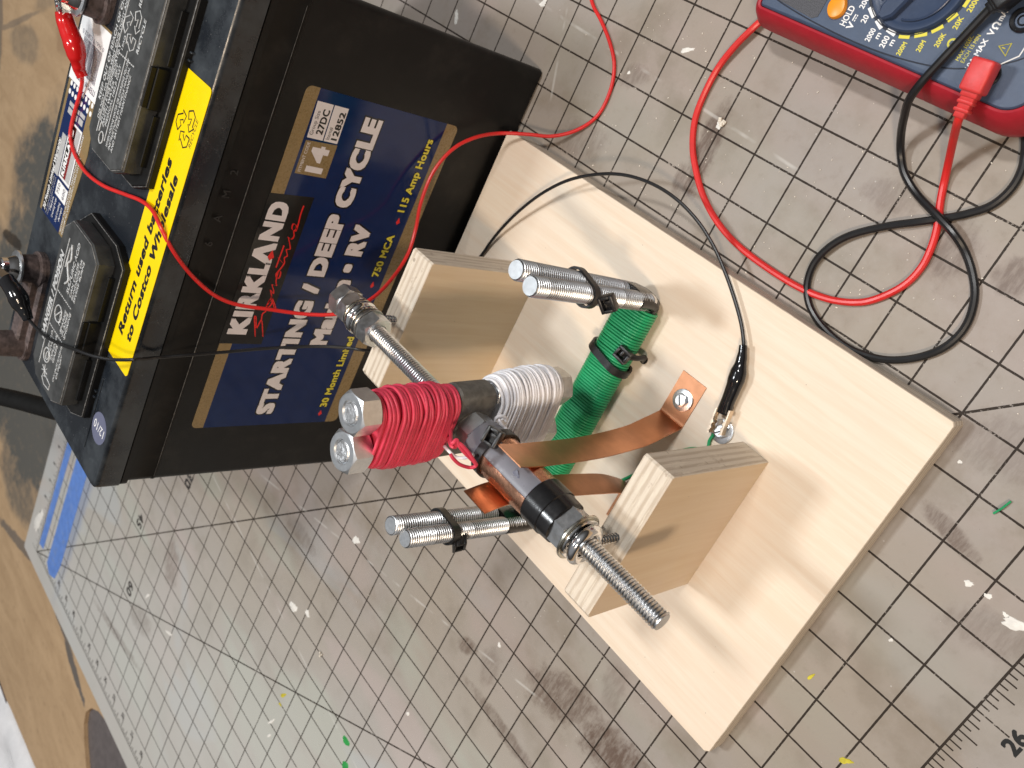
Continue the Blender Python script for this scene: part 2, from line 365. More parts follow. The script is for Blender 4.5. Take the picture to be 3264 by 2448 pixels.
# ------------------------------------------------------------------ mesh building
def V(*a): return Vector(a)
def frame(axis, hint=None):
    w = Vector(axis).normalized()
    h = Vector(hint) if hint is not None else (V(0, 0, 1) if abs(w.z) < .9 else V(1, 0, 0))
    e1 = (h - w*h.dot(w)).normalized(); e2 = w.cross(e1)
    return e1, e2, w
class MB:
    def __init__(s): s.bm = bmesh.new(); s.mi = 0; s.groove = []
    def v(s, p): return s.bm.verts.new(p)
    def face(s, vs):
        try:
            f = s.bm.faces.new(vs); f.material_index = s.mi; return f
        except ValueError: return None
    def rings(s, rings, cap0=True, cap1=True, closed=False):
        n = len(rings[0]); vv = [[s.v(p) for p in r_] for r_ in rings]
        m_ = len(vv)
        for i in range(m_ if closed else m_-1):
            a, b = vv[i], vv[(i+1) % m_]
            for j in range(n): s.face((a[j], a[(j+1) % n], b[(j+1) % n], b[j]))
        if not closed:
            if cap0: s.face(list(reversed(vv[0])))
            if cap1: s.face(vv[-1])
        return vv
    def box(s, lo, hi, bev=0.0, seg=1):
        lo, hi = Vector(lo), Vector(hi)
        r_ = bmesh.ops.create_cube(s.bm, size=1.0)
        for v_ in r_['verts']: v_.co = Vector([lo[i]+(v_.co[i]+.5)*(hi[i]-lo[i]) for i in range(3)])
        fs = set(f for v_ in r_['verts'] for f in v_.link_faces)
        for f_ in fs: f_.material_index = s.mi
        if bev:
            es = list(set(e for f_ in fs for e in f_.edges))
            bmesh.ops.bevel(s.bm, geom=es, offset=bev, segments=seg, affect='EDGES', profile=.5)
        return s
    def obox(s, c, e1, e2, e3, d1, d2, d3, bev=0.0, seg=2):   # oriented box
        c = Vector(c)
        before = set(s.bm.verts)
        MB.box(s, (-d1/2, -d2/2, -d3/2), (d1/2, d2/2, d3/2), bev, seg)
        for v_ in s.bm.verts:
            if v_ not in before: v_.co = c + e1*v_.co.x + e2*v_.co.y + e3*v_.co.z
        return s
    def prism(s, pts, z0, z1):
        a = [V(p[0], p[1], z0) for p in pts]; b = [V(p[0], p[1], z1) for p in pts]
        s.rings([a, b]); return s
    def tube(s, path, rad, seg=10, closed=False, flat=None, hint=None, caps=True):
        path = [Vector(p) for p in path]; n = len(path); rs = []
        pe = None
        for i, p in enumerate(path):
            if closed: t = path[(i+1) % n]-path[i-1]
            else: t = path[min(i+1, n-1)]-path[max(i-1, 0)]
            t.normalize()
            if pe is None:
                e1, e2, _ = frame(t, hint)
            else:
                e1 = (pe - t*pe.dot(t)).normalized(); e2 = t.cross(e1)
            pe = e1
            r_ = rad[i] if isinstance(rad, list) else rad
            ra, rb = r_ if isinstance(r_, tuple) else (r_, r_ if flat is None else r_*flat)
            rs.append([p + e1*(math.cos(2*math.pi*k/seg)*ra) + e2*(math.sin(2*math.pi*k/seg)*rb) for k in range(seg)])
        s.rings(rs, caps, caps, closed); return s
    def lathe(s, o, axis, prof, seg=32, hint=None, closed=False):     # prof: list of (distance along axis, radius)
        e1, e2, w = frame(axis, hint); o = Vector(o)
        rs = [[o + w*h + (e1*math.cos(2*math.pi*k/seg)+e2*math.sin(2*math.pi*k/seg))*max(r_, 1e-4) for k in range(seg)] for h, r_ in prof]
        s.rings(rs, True, True, closed); return s
    def rod(s, o, axis, length, r_, pitch, seg=22, depth=.055, chamfer=True):   # threaded rod: helical crest
        e1, e2, w = frame(axis); o = Vector(o); rs = []
        n = int(length/pitch*6)
        for i in range(n+1):
            h = length*i/n; ring = []
            for k in range(seg):
                rr = r_*(1-depth*2.9*(.5-.5*math.cos(2*math.pi*(h/pitch - k/seg))))
                if chamfer and (i < 3 or i > n-3): rr = min(rr, r_*.86)
                ring.append(o+w*h+(e1*math.cos(2*math.pi*k/seg)+e2*math.sin(2*math.pi*k/seg))*rr)
            rs.append(ring)
        vv = s.rings(rs)
        for i in range(n):
            for k in range(seg):
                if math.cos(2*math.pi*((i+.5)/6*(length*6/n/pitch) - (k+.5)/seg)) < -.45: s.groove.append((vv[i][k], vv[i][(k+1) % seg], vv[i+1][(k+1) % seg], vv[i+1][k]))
        return s
    def nut(s, c, axis, af, t, hole, hint=None, seg=48):
        e1, e2, w = frame(axis, hint); c = Vector(c); rc = af/2*.965
        def hexr(a): 
            q = (a % (math.pi/3)) - math.pi/6
            return af/2/math.cos(q)
        rings = []
        def ring(fn):
            out = []
            for k in range(seg):
                a = 2*math.pi*k/seg; r_, h = fn(a); out.append(c+w*h+(e1*math.cos(a)+e2*math.sin(a))*r_)
            rings.append(out)
        top = lambda a: (hexr(a), t/2-(hexr(a)-rc)*.55); bot = lambda a: (hexr(a), -t/2+(hexr(a)-rc)*.55)
        ring(lambda a: (hole, -t/2+.03)); ring(lambda a: (hole*1.10, -t/2)); ring(lambda a: (rc, -t/2)); ring(bot); ring(top)
        ring(lambda a: (rc, t/2)); ring(lambda a: (hole*1.10, t/2)); ring(lambda a: (hole, t/2-.03))
        s.rings(rings, False, False, True); return s
    def ribbon(s, path, side, width, thick, hint_up=None):      # flat strip: path centre line, side = width direction
        rs = []; n = len(path); side = Vector(side).normalized()
        for i, p in enumerate(path):
            t = (Vector(path[min(i+1, n-1)])-Vector(path[max(i-1, 0)])).normalized()
            up = t.cross(side).normalized(); p = Vector(p)
            rs.append([p-side*width/2-up*thick/2, p+side*width/2-up*thick/2, p+side*width/2+up*thick/2, p-side*width/2+up*thick/2])
        s.rings(rs); return s
    def build(s, name, mats, parent=None, base=None, smooth=True, ang=35, label=None):
        me = bpy.data.meshes.new(name)
        org = Vector(parent['_o']) if parent is not None else (Vector(base) if base is not None else None)
        if org is None:
            co = [v_.co for v_ in s.bm.verts]
            org = V(sum(c.x for c in co)/len(co), sum(c.y for c in co)/len(co), min(c.z for c in co))
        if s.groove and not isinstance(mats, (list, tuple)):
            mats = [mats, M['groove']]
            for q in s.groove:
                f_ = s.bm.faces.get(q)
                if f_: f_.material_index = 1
        bmesh.ops.recalc_face_normals(s.bm, faces=s.bm.faces)
        for v_ in s.bm.verts: v_.co = (v_.co-org)*U
        s.bm.to_mesh(me); s.bm.free()
        for m_ in (mats if isinstance(mats, (list, tuple)) else [mats]): me.materials.append(m_)
        if smooth:
            for p in me.polygons: p.use_smooth = True
            me.set_sharp_from_angle(angle=math.radians(ang))
        o = bpy.data.objects.new(name, me); COL.objects.link(o)
        o['_o'] = tuple(org)
        if parent is not None: o.parent = parent
        else: o.location = org*U
        if label: o['label'] = label
        return o
def tag(o, label, cat, group=None):
    o['label'] = label; o['category'] = cat
    if group: o['group'] = group
    return o
def thing(name, base, label, cat, group=None):
    o = bpy.data.objects.new(name, None); COL.objects.link(o)
    o.location = Vector(base)*U; o['_o'] = tuple(base); o.empty_display_size = .02
    return tag(o, label, cat, group)
def rrect(x0, y0, x1, y1, r_, n=6):
    pts = []
    for cx, cy, a0 in ((x1-r_, y1-r_, 0), (x0+r_, y1-r_, 90), (x0+r_, y0+r_, 180), (x1-r_, y0+r_, 270)):
        for k in range(n+1):
            a = math.radians(a0+90*k/n); pts.append((cx+r_*math.cos(a), cy+r_*math.sin(a)))
    return pts
def smooth_path(pts, n=10, closed=False):       # Catmull-Rom through the points
    pts = [Vector(p) for p in pts]; out = []; m_ = len(pts)
    rng = range(m_ if closed else m_-1)
    for i in rng:
        g = lambda k: pts[k % m_] if closed else pts[max(0, min(m_-1, k))]
        p0, p1, p2, p3 = g(i-1), g(i), g(i+1), g(i+2)
        for k in range(n):
            t = k/n
            out.append(.5*((2*p1)+(p2-p0)*t+(2*p0-5*p1+4*p2-p3)*t*t+(3*p1-p0-3*p2+p3)*t**3))
    if not closed: out.append(pts[-1])
    return out

_cap = [None]
def text(name, string, o, right, up, width, cap, mat, parent, bold=0.0, shear=0.0, lift=.004, thick=.002, outline=None, obold=.06, hug=True, space=1.0, label=None):
    """lettering: o = lower left corner of the baseline; width/cap in inches"""
    right = Vector(right).normalized(); up = Vector(up).normalized(); nrm = right.cross(up)
    def mk():
        cu = bpy.data.curves.new('t', 'FONT'); cu.body = string; cu.size = 1.0
        cu.resolution_u = 3; cu.space_character = space+bold*1.2; cu.fill_mode = 'FRONT'
        ob = bpy.data.objects.new('t', cu); me = bpy.data.meshes.new_from_object(ob)
        bpy.data.objects.remove(ob); return me
    if _cap[0] is None:
        cu = bpy.data.curves.new('t', 'FONT'); cu.body = 'H'; ob = bpy.data.objects.new('t', cu)
        me = bpy.data.meshes.new_from_object(ob); _cap[0] = max(v_.co.y for v_ in me.vertices)
        bpy.data.objects.remove(ob)
    base = mk(); gv = [v_.co.copy() for v_ in base.vertices]; gf = [tuple(p.vertices) for p in base.polygons]
    bpy.data.meshes.remove(base)
    x0, x1 = min(v_.x for v_ in gv), max(v_.x for v_ in gv)
    br = min(bold, .09)
    ky = cap/(_cap[0]+2*br); kx = width/(x1-x0+2*br) if width else ky
    org = Vector(parent['_o'])
    def place(nm, l, m_, radius):           # heavier strokes: the outline of every glyph stamped round a small circle
        stamps = [(0, 0)] if radius <= 0 else [(radius*i_, radius*j_) for i_ in (-1, 0, 1) for j_ in (-1, 0, 1)]
        vs, fs = [], []
        for si, (ox, oy) in enumerate(stamps):
            o0 = len(vs)
            for c_ in gv:
                a = (c_.x-x0+br+ox)*kx; b = (c_.y+br+oy)*ky
                vs.append(((Vector(o)+right*(a+shear*b)+up*b+nrm*(l+.00025*si)-org)*U)[:])
            fs += [tuple(o0+q for q in f_) for f_ in gf]
        me = bpy.data.meshes.new(nm); me.from_pydata(vs, [], fs)
        bm = bmesh.new(); bm.from_mesh(me)
        for f_ in bm.faces:
            f_.normal_update()
            if f_.normal.dot(nrm) < 0: f_.normal_flip()
        if thick > .004:
            g = bmesh.ops.extrude_face_region(bm, geom=list(bm.faces), use_keep_orig=True)
            bmesh.ops.translate(bm, verts=[e for e in g['geom'] if isinstance(e, bmesh.types.BMVert)], vec=nrm*thick*U)
            bmesh.ops.recalc_face_normals(bm, faces=bm.faces)
        bm.to_mesh(me); bm.free()
        me.materials.append(m_)
        ob = bpy.data.objects.new(nm, me); COL.objects.link(ob); ob.parent = parent; ob['_o'] = tuple(org)
        return ob
    if outline is not None: place('lettering_outline', lift, outline, br+obold); lift += .0045
    ob = place(name, lift, mat, br)
    if label: ob['label'] = label
    return ob
YP, XM, ZP = V(0, 1, 0), V(-1, 0, 0), V(0, 0, 1)

# ================================================================== SETTING: bench
b = MB()
outer = [(-130, -80), (40, -80), (40, 90), (-130, 90)]
hole = [(-8, -24), (-12.4, -20.6), (-14.3, -18.6), (-14.75, -18.0), (-14.9, -17.35), (-14.6, -16.75), (-14.0, -16.3), (-13.2, -16.05), (-12, -15.95), (-6, -16.2), (-4.5, -20)]
ov = [b.v(V(x, y, -.1)) for x, y in outer]
hv = [b.v(V(x, y, -.1)) for x, y in hole]
es = [b.bm.edges.new((ov[i], ov[(i+1) % 4])) for i in range(4)] + [b.bm.edges.new((hv[i], hv[(i+1) % len(hv)])) for i in range(len(hv))]
bmesh.ops.triangle_fill(b.bm, edges=es, use_beauty=True)
hb = [b.v(V(x, y, -.28)) for x, y in hole]
for i in range(len(hv)):
    j = (i+1) % len(hv); b.face((hv[i], hv[j], hb[j], hb[i]))
bench = b.build('bench_top', M['bench'], base=(0, 0, -.1), smooth=False)
bench['kind'] = 'structure'
for p in bench.data.polygons:
    if abs(p.normal.z) > .9 and p.normal.z < 0: p.flip()
b = MB(); b.box((-26, -32, -.5), (0, -12, -.285))
lower = b.build('bench_underlayer', M['grey_board'], base=(-13, -20, -.5), smooth=False); lower['kind'] = 'structure'

# cutting mat
b = MB(); b.prism(rrect(-24.4, -15.9, 11.6, 33, .12), -.096, 0)
cm = b.build('cutting_mat', M['mat'], base=(0, 0, 0), smooth=False)
tag(cm, 'grey cutting mat with a black grid and brown stains, spread over the bench', 'cutting mat')
for n in range(5, 32):
    x = 10-n
    text('number', str(n), (x-.03, -14.52, .001), YP, XM, .26 if n > 9 else .13, .20, M['number'], cm, bold=.04, lift=.002, thick=0)
for mnum in range(1, 40):
    y = mnum-15
    text('number', str(mnum), (10.87, y-.21, .001), YP, XM, .42 if mnum > 9 else .2, .29, M['ink_black'], cm, bold=.035, lift=.002, thick=0)
    if y < 2: text('number', str(mnum), (-23.52, y-.11, .001), YP, XM, .26 if mnum > 9 else .13, .20, M['number'], cm, bold=.04, lift=.002, thick=0)
def mattext(s, px, py, w, cap):
    p = at(px, py, 0); text('number', s, (p.x-cap/2, p.y+w/2, .001), (0, -1, 0), (1, 0, 0), w, cap, M['number'], cm, bold=.03, lift=.002, thick=0)
mattext('45', 447, 1660, .62, .46); mattext('60', 414, 1877, .62, .46); mattext('30', 602, 1532, .62, .46)
# dried paint on the mat
def spot(name, mat, px, py, rx, ry, ang, h=.012, jag=.25, n=22):
    c = at(px, py, 0); bb = MB(); ca, sa = math.cos(ang), math.sin(ang)
    pa_, pb_, pc_ = (random.uniform(0, 6.28) for _ in range(3)); ph = [1+jag*(.55*math.sin(2*2*math.pi*i/n+pa_)+.45*math.sin(3*2*math.pi*i/n+pb_)+.35*math.sin(7*2*math.pi*i/n+pc_)) + random.uniform(-.2, .2)*jag for i in range(n)]
    ring = lambda k, z: [V(c.x+(math.cos(2*math.pi*i/n)*rx*ca-math.sin(2*math.pi*i/n)*ry*sa)*ph[i]*k, c.y+(math.cos(2*math.pi*i/n)*rx*sa+math.sin(2*math.pi*i/n)*ry*ca)*ph[i]*k, z) for i in range(n)]
    bb.rings([ring(1, .001), ring(.9, h)])
    return bb.build(name, mat, cm)
spot('paint_spot', M['paint_green'], 1103, 2362, .17, .13, .2, jag=.18); spot('paint_spot', M['paint_green'], 1100, 2440, .15, .14, .8, jag=.2)
spot('paint_spot', M['paint_yellow'], 903, 2216, .17, .06, .9, jag=.3); spot('paint_spot', M['paint_yellow'], 893, 2245, .07, .05, .2, jag=.4)
spot('paint_spot', M['paint_yellow'], 2585, 2157, .09, .035, 1.3, jag=.2); spot('paint_spot', M['paint_yellow'], 2695, 2425, .13, .06, .6, jag=.3)
for px, py, rx, ry, an in ((3236, 1990, .27, .085, .35), (3088, 1860, .10, .05, .6), (3150, 1900, .07, .05, .1), (935, 1935, .25, .14, .6), (980, 1955, .14, .1, .2), (470, 1900, .22, .06, 1.2), (538, 2018, .26, .07, .4),
                           (865, 2300, .25, .045, 1.2), (858, 2345, .16, .04, 1.2), (1135, 1722, .18, .12, .2), (1340, 1410, .16, .05, .8), (1592, 2056, .07, .06, 0), (1300, 2275, .08, .05, .2),
                           (1732, 10, .13, .08, .6), (1455, 55, .09, .16, .5), (2190, 160, .2, .05, .4), (2296, 395, .12, .09, .3), (2005, 232, .06, .03, .7), (3060, 1472, .04, .04, 0), (3206, 1960, .06, .04, 0), (2840, 2040, .04, .04, 0)):
    spot('paint_spot', M['paint_white'], px, py, rx*.85, ry, an, jag=.33)
spot('paint_spot', M['paint_white'], 122, 1660, .75, .26, 1.45, h=.02, jag=.4, n=30)

# sawdust crumbs strewn over the mat (too many to count)
b = MB(); rs = random.Random(3)
for k in range(320):
    x = rs.uniform(-8, 10.8); y = rs.uniform(-6, 19)
    if k % 3: x = rs.uniform(-4, 9); y = rs.uniform(15, 19)
    if -5 < x < 7.3 and 6.4 < y < 14.9 or (-12 < x < -4.9 and 4.4 < y < 17) or (y > 18.9 and x > -.2): continue
    if 7.1 < x < 9 and k % 2: continue
    s_ = rs.uniform(.006, .018); a = rs.uniform(0, 3.1)
    b.obox((x, y, .008+s_*.25), V(math.cos(a), math.sin(a), 0), V(-math.sin(a), math.cos(a), 0), ZP, s_*rs.uniform(1, 2.4), s_, s_*.5)
sd = b.build('sawdust', M['crumb'], base=(0, 0, 0), smooth=False); sd['kind'] = 'stuff'
b = MB()
p = at(3195, 1617, .03); e = V(-.25, -.97, 0).normalized()
b.tube(smooth_path([p-e*.17+V(0, 0, .0), p+V(.01, 0, .02), p+e*.17], 6), (.038, .02), 8)
tag(b.build('wire_scrap', M['green_wire']), 'short green scrap of wire insulation lying on the mat beside the board', 'wire scrap')
p = at(2280, 350, .02)
for px, py, s_, lb in ((2302, 393, .11, 'pale wood crumb on the dark smudge near the curved red meter lead'), (1022, 2085, .08, 'tan wood crumb on a grid line of the mat, away from the board')):
    p = at(px, py, .03); bb = MB()
    for k in range(5):
        q = V(p.x+rs.uniform(-s_, s_)*.7, p.y+rs.uniform(-s_, s_)*.7, .025+.01*k); a = rs.uniform(0, 3)
        bb.obox(q, V(math.cos(a), math.sin(a), .2).normalized(), V(-math.sin(a), math.cos(a), 0), V(-.2*math.cos(a), -.2*math.sin(a), 1).normalized(), s_*.8, s_*.6, s_*.4, .008, 1)
    tag(bb.build('wood_crumb', M['crumb'], smooth=False), lb, 'wood crumb')

# blue tape strips on the mat
def strip(pts, lb, h=.008):
    bb = MB(); bb.prism(pts, .004, .004+h)
    tag(bb.build('masking_tape', M['bluetape'], smooth=False), lb, 'tape', 'blue tape strips on the mat')
strip([(-22.93, -14.42), (-22.42, -14.33), (-22.36, -9), (-22.42, -2), (-22.95, -2), (-22.90, -9)], 'narrow blue masking tape strip nearer the outer edge of the mat')
strip([(-21.72, -14.55), (-21.25, -14.86), (-20.62, -14.58), (-20.42, -13.6), (-20.42, -2), (-21.70, -2)], 'wide blue masking tape strip with torn pointed end')

# plastic film at the lower left, beyond the board joint
b = MB(); p0 = at(-10, 2150, -.1); p1 = at(120, 2460, -.1)
dirv = (p1-p0).normalized(); nrm = V(-dirv.y, dirv.x, 0)
if nrm.y > 0: nrm = -nrm
rows = []
for i in range(60):
    q = p0-dirv*4+dirv*(i*.32); row = []
    for j in range(26):
        w_ = nrm*(j*.5-.05)
        z = .05 + .9*(1-math.exp(-j*.22)) + .22*math.sin(j*.9+i*.25+math.sin(i*.35)*1.5)*min(1, j*.3) + .10*math.sin(i*.9+j*1.7)*min(1, j*.2)
        row.append(b.v(q+w_+V(0, 0, z-.1)))
    rows.append(row)
for i in range(59):
    for j in range(25): b.face((rows[i][j], rows[i+1][j], rows[i+1][j+1], rows[i][j+1]))
film = b.build('plastic_bag', M['plastic'])
md = film.modifiers.new('thickness', 'SOLIDIFY'); md.thickness = .02*U
tag(film, 'crumpled white plastic bag lying on the bench beyond the mat', 'plastic bag')
b = MB(); e0 = at(2, 2185, -.1); e1_ = at(98, 2455, -.1)
b.tube([e0-(e1_-e0)*.6, e0, e1_, e1_+(e1_-e0)*.3], (.09, .03), 8, hint=V(0, 0, 1).cross(e1_-e0))
sm = b.build('board_joint', M['lead_metal'], base=tuple(e0)); sm['kind'] = 'structure'

# ================================================================== BATTERY
BX = -5.12
bat = thing('car_battery', (-8.3, 10.45, 0), 'big black battery with a navy and gold label, behind the wooden stand', 'battery')
b = MB()
prof = []
cx, cy, hx, hy = -8.30, 10.44, 3.18, 5.90
def brect(ins, z, r_=.16): return [V(x, y-(.128*(cx+hx-x) if y > cy else 0), z) for x, y in rrect(cx-hx+ins, cy-hy+ins, cx+hx-ins, cy+hy-ins, r_, 4)]
b.rings([brect(.06, .0), brect(.0, .06), brect(0, 6.50), brect(-.012, 6.515), brect(-.012, 6.56), brect(0, 6.58), brect(0, 7.16), brect(-.05, 7.18), brect(-.05, 7.32), brect(0, 7.34), brect(0, 7.4)])
b.build('case', M['case'], bat)
b = MB(); b.tube([(BX+.018, 4.70, 6.56), (BX+.018, 8, 6.562), (BX+.018, 12, 6.578), (BX+.018, 15.9, 6.58)], [.004, .010, .008, .004], 6)
b.build('scuff_line', M['case_line'], bat)
b = MB()
b.rings([brect(-.07, 7.36), brect(-.07, 7.80), brect(-.06, 7.88), brect(-.03, 7.915), brect(.02, 7.92), brect(.3, 7.92, .2)])
lid = b.build('lid', M['lid'], bat)
# raised plateau under the caps and moulded ribs
b = MB()
for y in (6.35, 6.5, 14.1, 14.25): b.box((-6.12, y-.02, 7.89), (-5.80, y+.02, 7.99), .01) if y > 7.4 and y < 14 else b.box((-6.35, y-.02, 7.89), (-6.02, y+.02, 8.0), .01)
b.box((-6.02, 5.0, 7.88), (-5.96, 6.9, 7.945), .01)
b.build('lid_moulding', M['lid'], bat)

def cap_block(y0, y1):
    def octo(x0, x1, ya, yb, c, z): return [V(x0+c*.8, ya, z), V(x1-c*1.0, ya, z), V(x1, ya+c*.5, z), V(x1, yb-c*.5, z), V(x1-c*1.0, yb, z), V(x0+c*.8, yb, z), V(x0, yb-c*.7, z), V(x0, ya+c*.7, z)]
    bb = MB()
    bb.rings([octo(-8.36, -6.47, y0+.02, y1-.02, .45, 8.08), octo(-8.38, -6.45, y0, y1, .45, 8.28), octo(-8.38, -6.45, y0, y1, .45, 8.44), octo(-8.33, -6.50, y0+.05, y1-.05, .44, 8.50)])
    o = bb.build('vent_cap', M['cap'], bat, ang=25)
    bb = MB()
    ym = (y0+y1)/2
    bb.rings([octo(-8.6, -6.10, y0-.16, y1+.16, .55, 7.92), octo(-8.6, -6.10, y0-.16, y1+.16, .55, 8.06), octo(-8.56, -6.15, y0-.11, y1+.11, .55, 8.11)])
    bb.box((-6.47, ym-.42, 8.10), (-6.36, ym+.42, 8.36), .015)
    bb.box((-6.46, ym-.40, 8.30), (-6.40, ym+.40, 8.47), .01)
    bb.box((-6.36, y0+.45, 8.09), (-6.30, ym-.5, 8.24), .01); bb.box((-6.36, ym+.5, 8.09), (-6.30, y1-.45, 8.24), .01)
    fl = bb.build('cap_flange', M['case'], bat, ang=25)
    bb = MB(); bb.tube([p_ for p_ in octo(-8.35, -6.48, y0+.03, y1-.03, .445, 8.475)], .012, 6, closed=True); bb.build('worn_edge', M['worn'], o, ang=60)
    bb = MB(); bb.tube([p_ for p_ in octo(-8.58, -6.12, y0-.14, y1+.14, .55, 8.095)], .010, 6, closed=True); bb.build('worn_edge', M['worn'], fl, ang=60)
    return o
cap2 = cap_block(5.62, 9.66); cap1 = cap_block(11.30, 15.34)
def rule(o_, pts, w=.028, z=8.503, m_=None):
    bb = MB()
    for (xa, ya), (xb, yb) in pts:
        a, c_ = V(xa, ya, z), V(xb, yb, z); dv = (c_-a); L = dv.length; dv.normalize()
        bb.obox((a+c_)/2, dv, ZP.cross(dv), ZP, L, w, .012, 0)
    return bb.build('raised_line', m_ or M['emboss'], o_, smooth=False)
def etext(o_, s, x, y, w, cap, bold=.022, shear=.12):
    return text('lettering', s, (x, y, 8.5), YP, XM, w, cap, M['emboss'], o_, bold=bold, shear=shear, lift=.002, thick=.008)
def dashes(p, q, n=10):
    p, q = V(*p), V(*q); return [(tuple(p.lerp(q, i/n)), tuple(p.lerp(q, (i+.62)/n))) for i in range(n)]
# near cap lettering
etext(cap2, 'DANGER / POISON', -7.985, 6.62, 2.2, .21, .045); 
rule(cap2, [((-7.93, 6.02), (-7.93, 9.25))])
rule(cap2, dashes((-7.88, 7.98), (-7.02, 7.99)) + dashes((-7.88, 7.12), (-7.02, 7.12)), .026)
etext(cap2, 'SULFURIC ACID', -7.34, 8.18, 1.22, .12); etext(cap2, 'CAN CAUSE', -7.18, 8.18, .85, .085); etext(cap2, 'BLINDNESS OR', -7.06, 8.18, 1.0, .08); etext(cap2, 'SEVERE BURNS', -6.94, 8.18, 1.0, .08)
etext(cap2, 'NO', -7.36, 7.36, .26, .11); etext(cap2, '\u00b7SPARKS', -7.20, 7.22, .60, .09); etext(cap2, '\u00b7FLAMES', -7.08, 7.22, .60, .09); etext(cap2, '\u00b7SMOKING', -6.96, 7.22, .68, .09)
etext(cap2, 'SHIELD', -7.60, 6.62, .44, .085); etext(cap2, 'EYES', -7.47, 6.62, .34, .085); etext(cap2, 'EXPLOSIVE', -7.33, 6.46, .66, .09); etext(cap2, 'GASES', -7.20, 6.46, .46, .09)
etext(cap2, 'CAN CAUSE BLINDNESS', -6.98, 6.1, .98, .075); etext(cap2, 'OR INJURY', -6.86, 6.25, .62, .075)
bb = MB()
def ring_path(cx_, cy_, rx, ry, n=20): return [V(cx_+rx*math.cos(2*math.pi*i/n), cy_+ry*math.sin(2*math.pi*i/n), 8.503) for i in range(n)]
bb.tube(ring_path(-7.58, 7.55, .19, .19), .016, 6, closed=True); bb.tube([V(-7.70, 7.42, 8.505), V(-7.46, 7.68, 8.505)], .016, 6)
bb.tube(ring_path(-7.63, 6.42, .17, .17), .018, 6, closed=True); bb.tube(ring_path(-7.60, 6.42, .07, .10), .014, 6, closed=True)
bb.tube([V(-7.42, 5.98, 8.503), V(-7.62, 5.86, 8.503), V(-7.42, 5.76, 8.503), V(-7.12, 5.80, 8.503), V(-7.12, 5.94, 8.503), V(-7.42, 5.98, 8.503)], .014, 6)
for k in range(7): bb.tube([V(-7.55, 6.05, 8.503), V(-7.55+.17*math.cos(k*.9), 6.05+.14*math.sin(k*.9), 8.503)], .013, 5)
bb.tube(smooth_path([V(-7.62, 8.30, 8.503), V(-7.5, 8.45, 8.503), V(-7.62, 8.6, 8.503), V(-7.72, 8.75, 8.503), V(-7.6, 8.9, 8.503), V(-7.72, 9.2, 8.503)], 5), .028, 6)
bb.tube([V(-7.80, 8.62, 8.503), V(-7.78, 9.1, 8.503)], .022, 6)
bb.build('pictogram', M['emboss'], cap2)
# far cap lettering
rule(cap1, [((-7.93, 11.75), (-7.93, 15.1)), ((-7.48, 11.72), (-7.46, 13.62))])
rule(cap1, dashes((-7.88, 13.46), (-7.0, 13.46)), .026)
etext(cap1, 'KEEP OUT OF REACH OF CHILDREN', -8.10, 12.35, 2.6, .12); etext(cap1, 'DO NOT TIP. KEEP VENT CAPS TIGHT AND LEVEL', -7.96, 12.0, 2.9, .085)
etext(cap1, 'FLUSH EYES IMMEDIATELY', -7.78, 12.0, 1.62, .10); etext(cap1, 'WITH WATER  GET', -7.66, 12.0, 1.25, .09); etext(cap1, 'MEDICAL HELP FAST', -7.54, 12.0, 1.28, .09)
for k, s in enumerate(('WHEN ADDING WATER OR CHARGING FOLLOW', 'INSTRUCTIONS IN VEHICLE MANUAL', 'AND BATTERY MAINTENANCE')): etext(cap1, s, -7.28+k*.13, 11.66, 1.85-.12*k, .085)
bb = MB()
bb.tube(ring_path(-7.66, 11.72, .10, .12), .016, 6, closed=True); bb.tube(smooth_path([V(-7.82, 11.80, 8.503), V(-7.8, 12.0, 8.503), V(-7.66, 11.95, 8.503)], 5), .016, 6)
bb.build('pictogram', M['emboss'], cap1)
bb = MB()
def chasing(cx_, cy_, s, mb, z, w, up=XM, right=YP):      # three bent arrows of the recycling mark, outlined
    for k in range(3):
        a = math.radians(90+120*k); ra = V(math.cos(a), math.sin(a)); ta = V(-math.sin(a), math.cos(a))
        loc = [(-.48, .62), (-.20, .98), (.22, .98), (.50, .52), (.66, .60), (.50, .16), (.06, .26), (.22, .36), (.06, .66), (-.12, .42), (-.48, .62)]
        pts = []
        for u_, v_ in loc:
            q = ra*v_ - ta*u_*.9
            pts.append(V(cx_, cy_, z)+Vector(right)*(q.x*s)+Vector(up)*(q.y*s))
        mb.tube(pts, w, 5)
chasing(-7.50, 14.05, .42, bb, 8.503, .013); 
bb.build('recycling_mark', M['emboss'], cap1)
etext(cap1, 'RECYCLE', -6.98, 13.72, .66, .11); etext(cap1, 'LEAD', -7.66, 13.55, .28, .08); etext(cap1, 'RETURN', -7.35, 14.5, .55, .11)

# yellow strip on the lid
def panel(name, pts, z0, z1, m_, parent): 
    bb = MB(); bb.prism(pts, z0, z1); return bb.build(name, m_, parent, smooth=False)
yel = panel('yellow_label', rrect(-6.27, 7.55, -5.04, 13.95, .10, 4), 7.93, 7.938, M['yellow'], bat)
kw = dict(right=YP, up=XM, parent=yel, shear=.22, lift=.001, thick=.001, bold=.042)
text('lettering', 'Return used batteries', (-5.70, 8.18, 7.938), width=4.02, cap=.25, mat=M['ink_black'], **kw)
text('lettering', 'to Costco Wholesale', (-5.30, 8.22, 7.938), width=3.80, cap=.25, mat=M['ink_black'], **kw)
bb = MB(); chasing(-5.60, 12.98, .40, bb, 7.940, .017)
for v_ in bb.bm.verts: v_.co.z = 7.9395+max(-.0012, min(.0012, (v_.co.z-7.94)*.1))
bb.build('recycling_mark', M['ink_black'], yel)
text('lettering', 'RECYCLE', (-5.19, 12.70, 7.938), width=.56, cap=.10, mat=M['ink_black'], **{**kw, 'bold': .0})

